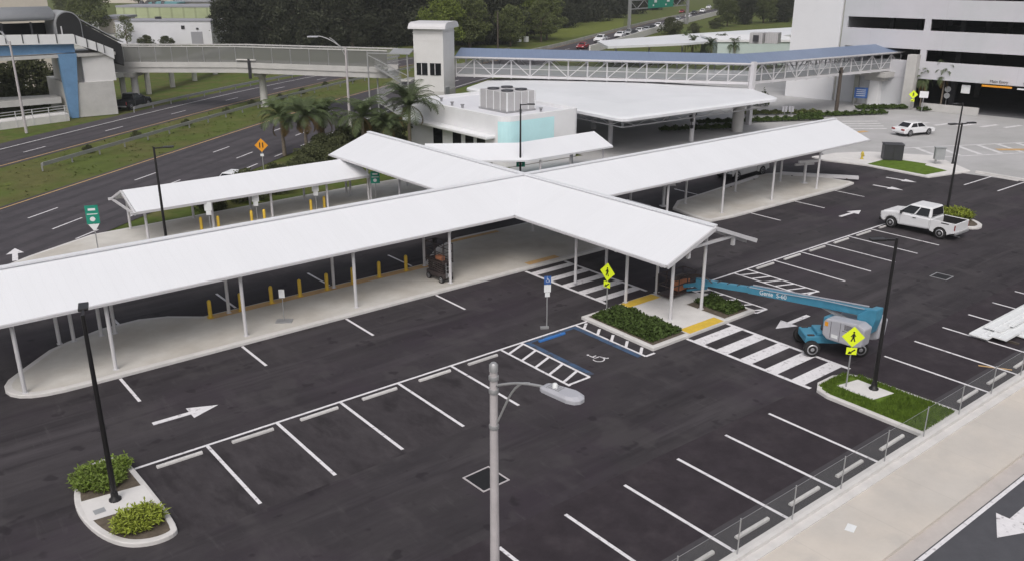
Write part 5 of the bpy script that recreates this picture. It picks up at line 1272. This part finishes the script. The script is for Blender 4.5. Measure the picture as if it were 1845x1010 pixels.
for i, (px, py) in enumerate(((1236, 66), (1250, 75), (1281, 80), (1300, 72), (1322, 80))):
    P_ = at(px, py, 3.8); copy_tree(pa, (P_.x, P_.y, 0), i, 'small palm behind the blue roof, '+['leftmost', 'second from left', 'middle one', 'second from right', 'rightmost'][i]+' of five', group='small palms behind the blue roof', scale=(.5, .5, .95))

def shrub(name, seed, rx, ry, h, n, sz, lm, label, loc, rz=0, cat='shrub', group=None):
    """arching leafy stems spreading from several crowns"""
    R = random.Random(seed); t = thing(name, label, cat, loc, rz, group); m_ = MB(); st = MB()
    for k in range(n):
        bx, by = R.uniform(-rx, rx), R.uniform(-ry, ry)
        if (bx/rx)**2+(by/ry)**2 > 1: continue
        a = R.uniform(0, 6.28); hh = h*R.uniform(.55, 1.1)*(1-.35*((bx/rx)**2+(by/ry)**2)); p = Vector((bx, by, 0)); q = p+Vector((cos(a)*.12, sin(a)*.12, hh)); st.tube(p, q, .012, .006, 4, False)
        for j in range(13):
            c = p+(q-p)*R.uniform(.3, 1.05)+Vector((R.uniform(-.1, .1), R.uniform(-.1, .1), 0)); d = Vector((R.uniform(-1, 1), R.uniform(-1, 1), R.uniform(-.15, .75))).normalized(); s = d.cross(H).normalized()*sz*.17; L_ = sz*R.uniform(.7, 1.25)
            m_.add([c, c+d*L_*.5+s+H*.02, c+d*L_-H*.05*L_, c+d*L_*.5-s+H*.02], [(0, 1, 2, 3)])
    m_.build('leaves', lm, t); st.build('stem', 'bark', t); return t
shrub('shrub', 21, .78, .9, .40, 300, .17, 'leaf shrub', 'leafy green shrub on the upper half of the lower left island', (5.15, 29.05, .15))
shrub('shrub', 23, .28, .42, .42, 70, .17, 'leaf shrub', 'small tuft of green shrub at the right tip of the lower left island', (5.95, 29.4, .15))
shrub('shrub', 22, .70, .60, .46, 210, .19, 'leaf lime', 'yellow-green shrub on the lower half of the lower left island', (5.45, 25.65, .15))
shrub('shrub', 24, 1.2, 1.15, .62, 260, .24, 'leaf lime', 'yellow-green shrub on the island behind the white pickup truck', (62.0, 26.9, .15))
P_ = at(424, 309, 1.3); copy_tree(se, (P_.x, P_.y, -.01), RZH, 'white car on the highway half hidden by the low canopy roof')
def hedge(label, x0, x1, y0, y1, h, n, seed, sz=.16, rz=0, lm='leaf hedge'):
    R = random.Random(seed); cx, cy = (x0+x1)/2, (y0+y1)/2; t = thing('hedge', label, 'hedge', (cx, cy, .15), rz); m_ = MB()
    for _ in range(n):
        x, y = R.uniform(x0-cx, x1-cx), R.uniform(y0-cy, y1-cy); e = min(x-(x0-cx), (x1-cx)-x, y-(y0-cy), (y1-cy)-y)
        z = R.uniform(.03, h*(.7+.3*sin(x*5.1+seed)*cos(y*4.3)))*(1 if e > .18 else .6); leaf(m_, Vector((x, y, z)), sz, R, .5)
    m_.build('leaves', lm, t); return t
hedge('dark green hedge bed on the near side of the crossing island', 28.75, 30.9, 25.2, 29.3, .5, 6500, 1)
hedge('dark green hedge bed under the canopy end on the far side of the crossing island', 34.4, 35.75, 25.15, 27.4, .5, 2600, 2)
for (a, b), lb, i in ((((72.5, 64.2), (80.6, 60.2)), 'low dark hedge strip beyond the big round pillar', 3), (((79.5, 64.8), (93.5, 57.6)), 'long low dark hedge strip running to the utility pole', 4), (((88.6, 66.0), (97.5, 60.4)), 'brownish low hedge behind the two small sign backs', 5), (((92.8, 60.4), (103.6, 55.2)), 'low dark hedge strip in front of the pillar near the garage', 6), (((104.4, 59.6), (109.6, 55.9)), 'dark hedge at the foot of the garage wall', 7), (((109.2, 54.0), (112.8, 51.4)), 'dark hedge along the low wall at the garage entrance', 8), (((91, 73), (98, 68.5)), 'tall dark planting bed under the truss footbridge', 9)):
    a = Vector(a); b = Vector(b); L_ = (b-a).length; c = (a+b)/2; w_ = .8 if i < 7 else 1.2
    hedge(lb, c.x-L_/2, c.x+L_/2, c.y-w_/2, c.y+w_/2, 2.2 if i == 9 else .5, int(L_*260), i, .3, atan2(b.y-a.y, b.x-a.x), 'leaf hedge' if i != 5 else 'leaf mid')
# shrubs behind the highway canopy and on the verge
for (x, y, sc, lb) in ((21.8, 62.6, .75, 'dark bush behind the highway canopy, left one'), (24.9, 63.6, .85, 'dark bush behind the highway canopy, second from left'), (27.9, 64.6, .8, 'dark bush behind the highway canopy, third from left'), (31.0, 66.5, .8, 'dark bush behind the highway canopy, right one'), (34.6, 71.4, .8, 'dark bush below the leftmost palm'), (38.2, 73.4, .9, 'dark bush below the dry-fronded palm'), (41.2, 74.4, .9, 'dark bush below the third palm'), (44.3, 76.5, .9, 'dark bush left of the largest palm'), (47.2, 79.2, .8, 'dark bush behind the largest palm'), (36.4, 73.2, .9, 'dark bush between the leftmost and the dry-fronded palm'), (39.4, 74.4, .95, 'dark bush just left of the pale street lamp'), (42.6, 76.8, 1.0, 'dark bush just right of the pale street lamp'), (45.9, 76.8, 1.05, 'dark bush at the foot of the largest palm'), (37.2, 72.0, .8, 'low dark bush against the end of the highway canopy'), (33.4, 68.8, .9, 'dark bush behind the gable end of the crossing canopy')):
    plant('bush', x, y, lb, 'bushes on the verge of the highway', sc)
R_ = random.Random(5); m_ = MB()
def blades(mb, poly_fn, n, h, R):
    for _ in range(n):
        p = poly_fn(R)
        a = R.uniform(0, 6.28); d = Vector((cos(a), sin(a), 0))*.02; hh = h*R.uniform(.5, 1.2); t = Vector((p[0]+R.uniform(-.05, .05), p[1]+R.uniform(-.05, .05), .155+hh))
        mb.add([(p[0]-d.x, p[1]-d.y, .15), (p[0]+d.x, p[1]+d.y, .15), t], [(0, 1, 2)])
def ok_br(R):
    while True:
        x, y = R.uniform(30.62, 33.18), R.uniform(13.0, 17.75)
        if 31.45 < x < 32.8 and 15.3 < y < 17.3: continue
        if y > 17.2 and (x < 30.9 or x > 32.9): continue
        return x, y
blades(m_, ok_br, 9000, .12, R_); gr = m_.build('grass', 'lawn', None); tag(gr, 'green grass growing on the island beside the crossing', 'grass', kind='stuff')
m_ = MB()
def ok_verge(R): s = R.uniform(25, 120); c = R.uniform(51.5, 61.5); p = hp(s, c); return p
for _ in range(700):
    x, y = ok_verge(R_); s = R_.uniform(.12, .3)
    for k in range(3): leaf(m_, Vector((x+R_.uniform(-.2, .2), y+R_.uniform(-.2, .2), s*.25)), s, R_, 1.6)
gr = m_.build('weeds', 'median grass', None); tag(gr, 'rough grass and weeds growing on the highway median', 'grass', kind='stuff')
for i, s in enumerate((72, 80, 88, 97, 104, 110, 116, 124, 131)):
    x, y = hp(s, 58.6+.5*sin(i*2)); plant('bush', x, y, 'small dark bush in the row along the median guardrail', 'low bushes along the median guardrail', .28)

# ================================================================== DISTANT BUILDINGS
wv = thing('warehouse', 'white warehouse with a dark flat roof and a grey roller door, beyond the footbridge', 'warehouse', (75, 215, 0))
q0, q1, q2, q3 = (60, 222), (77.5, 208.5), (84, 214.5), (67, 229)
MB().prism([q0, q1, q2, q3], 0, 5.3).build('wall', 'warehouse white', wv, world=True)
MB().prism(inset([q0, q1, q2, q3], -.15), 5.3, 5.55).build('roof', 'warehouse roof', wv, world=True)
dv = (Vector(q1)-Vector(q0)).normalized(); rzw = atan2(dv.y, dv.x); P_ = Vector(q0)+dv*18.6
MB().box((P_.x, P_.y-.05, 1.5), (2.6, .2, 3.0), rz=rzw).build('roller_door', 'warehouse roof', wv, world=True)
P_ = Vector(q0)+dv*15.6; MB().box((P_.x, P_.y-.05, 4.0), (.8, .2, .8), rz=rzw).build('window', 'dark glass', wv, world=True)
P_ = Vector(q0)+dv*18.9; MB().box((P_.x, P_.y-.05, 3.7), (.5, .3, .4), rz=rzw).build('lamp', 'cabinet dark', wv, world=True)
MB().box((70, 222, 5.8), (1.2, 1.2, .6)).build('roof_vent', 'cabinet dark', wv, world=True)
def block(name, label, cat, poly, h, wm, rm, over=.0, z0=0):
    t = thing(name, label, cat, (poly[0][0], poly[0][1], 0)); MB().prism(poly, z0, h).build('wall', wm, t, world=True); MB().prism(inset(poly, -over) if over else inset(poly, -.1), h, h+.6).build('roof', rm, t, world=True); return t
def fpoly(px0, px1, py, dep, ang=None):
    a = at(px0, py); b = at(px1, py); d = (b-a).normalized(); n = Vector((-d.y, d.x, 0))*dep; return [tuple(v[:2]) for v in (a, b, b+n, a+n)]
t = block('long_building', 'long pale green low building behind the warehouse', 'building', fpoly(212, 388, 37, 16), 4.3, 'pale green wall', 'warehouse roof')
t = block('flat_building', 'low building with a teal roof far behind the warehouse', 'building', fpoly(270, 318, 22, 14), 3.2, 'concrete dirty', 'teal roof', .8)
t = block('flat_building', 'long grey roofed building right of the teal roof', 'building', fpoly(319, 398, 20, 20), 3.6, 'concrete dirty', 'warehouse roof', .6)
t = block('flat_building', 'distant cream building at the top edge above the pale green wall', 'building', fpoly(185, 265, 6, 40), 6, 'beige', 'beige')
t = block('flat_building', 'distant pale building at the top edge above the teal roof', 'building', fpoly(290, 372, 4, 40), 6.5, 'beige', 'white concrete')
t = block('flat_building', 'small pale building glimpsed through the tree belt', 'building', fpoly(430, 478, 24, 20), 8, 'warehouse white', 'beige')
t = block('small_house', 'small pale house with a dark roof left of the white warehouse', 'house', fpoly(180, 216, 60, 12), 3.8, 'beige', 'warehouse roof', .5)
for i, px in enumerate((258, 268, 280, 296)):
    P_ = at(px, 22); t = thing('water_tank', 'small dark tank on the skyline left of the teal roof', 'tank', (P_.x, P_.y, 0), 0, 'dark tanks on the skyline')
    MB().lathe([(1.1, 0), (1.1, 3.6), (.8, 4.2), (.2, 4.5)], n=10).build('shell', 'cabinet dark', t)
fc = thing('distant_canopy', 'long white canopy roof far behind the blue roofed footbridge', 'canopy', (150, 120, 0))
pl = [at(1076, 74, 4), at(1095, 84, 4), at(1235, 78, 4), at(1436, 62, 4), at(1436, 49, 4), at(1230, 62, 4)]
vs = [(p.x, p.y, 4.0) for p in pl]+[(p.x, p.y, 3.6) for p in pl]
MB().add(vs, [tuple(range(6)), tuple(range(11, 5, -1))]+[(i, 6+i, 6+(i+1) % 6, (i+1) % 6) for i in range(6)]).build('roof', 'membrane white', fc, world=True)
for px, py in ((1110, 88), (1170, 86), (1230, 84), (1300, 78), (1370, 74)):
    P_ = at(px, py-6, 3.6); MB().tube((P_.x, P_.y, 0), (P_.x, P_.y, 3.7), .2, n=8).build('column', 'steel white', fc, world=True)
t = thing('plant_building', 'low white building with dark rooftop units behind the bend of the blue roof', 'building', (125, 95, 0))
pl = fpoly(1290, 1437, 118, 14); MB().prism(pl, 0, 4.2).build('wall', 'pale teal', t, world=True); MB().prism(inset(pl, -.25), 4.2, 4.6).build('roof', 'stucco white', t, world=True)
for px, w_ in ((1365, 3.2), (1392, 2.6)):
    P_ = at(px, 78, 4.6); MB().box((P_.x, P_.y, 5.5), (w_, 2.2, 1.8), rz=.4).build('rooftop_unit', 'unit grey', t, world=True)
P_ = at(1360, 78, 4.6); MB().box((P_.x-.9, P_.y-.9, 5.5), (1.3, .9, 1.1), rz=.4).build('opening', 'cabinet dark', t, world=True)
gn = thing('overhead_sign', 'green overhead road signs on a grey gantry above the distant road', 'road sign', (190, 180, 0))
a = at(1133, 56); b = at(1237, 44); ax_ = (b-a).normalized()
for p in (a, b): MB().bar((p.x, p.y, 0), (p.x, p.y, 10.5), .7).build('upright', 'galvanised', gn, world=True)
m_ = MB(); 
for z in (6.0, 8.4): m_.bar((a.x, a.y, z), (b.x, b.y, z), .3)
for k in range(9): p = a+(b-a)*k/9; q = a+(b-a)*(k+1)/9; m_.bar((p.x, p.y, 6.0 if k % 2 else 8.4), (q.x, q.y, 8.4 if k % 2 else 6.0), .16)
m_.build('truss', 'galvanised', gn, world=True)
nn = Vector((ax_.y, -ax_.x, 0))
for f0, f1 in ((.27, .47), (.475, .70)):
    p = a+(b-a)*f0+nn*.5; q = a+(b-a)*f1+nn*.5
    o = MB().add([(p.x, p.y, 5.9), (q.x, q.y, 5.9), (q.x, q.y, 9.4), (p.x, p.y, 9.4)], [(0, 1, 2, 3)]).build('sign_panel', 'green sign', gn, world=True); s_ = o.modifiers.new('thick', 'SOLIDIFY'); s_.thickness = .15
    m_ = MB()
    for f, z, w_, h_ in ((.55, 7.9, .22, .9), (.38, 6.7, .12, .5), (.3, 8.8, .3, .4)):
        c = p+(q-p)*f+nn*.12; e = (q-p)*w_/2; m_.face([(c.x-e.x, c.y-e.y, z-h_/2), (c.x+e.x, c.y+e.y, z-h_/2), (c.x+e.x, c.y+e.y, z+h_/2), (c.x-e.x, c.y-e.y, z+h_/2)])
    m_.build('marking', 'sign white', gn, world=True)
for i, px in enumerate((935, 948)):
    P_ = at(px, 76); t = thing('white_box', 'white cabinet beyond the blue roof, '+['left', 'right']+[][:0] if 0 else 'white cabinet beyond the blue roof, '+('left one of two' if i == 0 else 'right one of two'), 'cabinet', (P_.x, P_.y, 0), 0, 'white cabinets beyond the blue roof')
    MB().box((0, 0, .6), (.9, .9, 1.2)).build('body', 'stucco white', t, bevel=.05); MB().box((0, 0, 1.23), (1, 1, .08)).build('lid', 'sign white', t)
struct('meadow', MB().sheet([tuple(at(*q)[:2]) for q in ((985, 76), (1122, 50), (1125, 34), (1010, 38), (985, 58))], -.045), 'meadow')
struct('service_yard', MB().sheet([(-40, 128), (60, 190), (100, 330), (60, 600), (-150, 500), (-100, 150)], -.05), 'concrete dirty')
hz = MB().box((350, 340, 30.25), (1420, 1100, 62.5)).build('haze', 'roof white'); hz.data.materials.clear()
hm = bpy.data.materials.new('haze'); hm.use_nodes = True; hm.node_tree.nodes.clear()
ho = hm.node_tree.nodes.new('ShaderNodeOutputMaterial'); hv = hm.node_tree.nodes.new('ShaderNodeVolumePrincipled'); hv.inputs['Color'].default_value = (.93, .95, .97, 1); hv.inputs['Density'].default_value = .00025; hv.inputs['Anisotropy'].default_value = .2
hm.node_tree.links.new(hv.outputs[0], ho.inputs['Volume']); hz.data.materials.append(hm); hz['kind'] = 'stuff'
# objects made as prototypes but never placed are dropped
for k, p in protos.items():
    if k not in used_p:
        for c in kids(p): bpy.data.objects.remove(c)
        bpy.data.objects.remove(p)
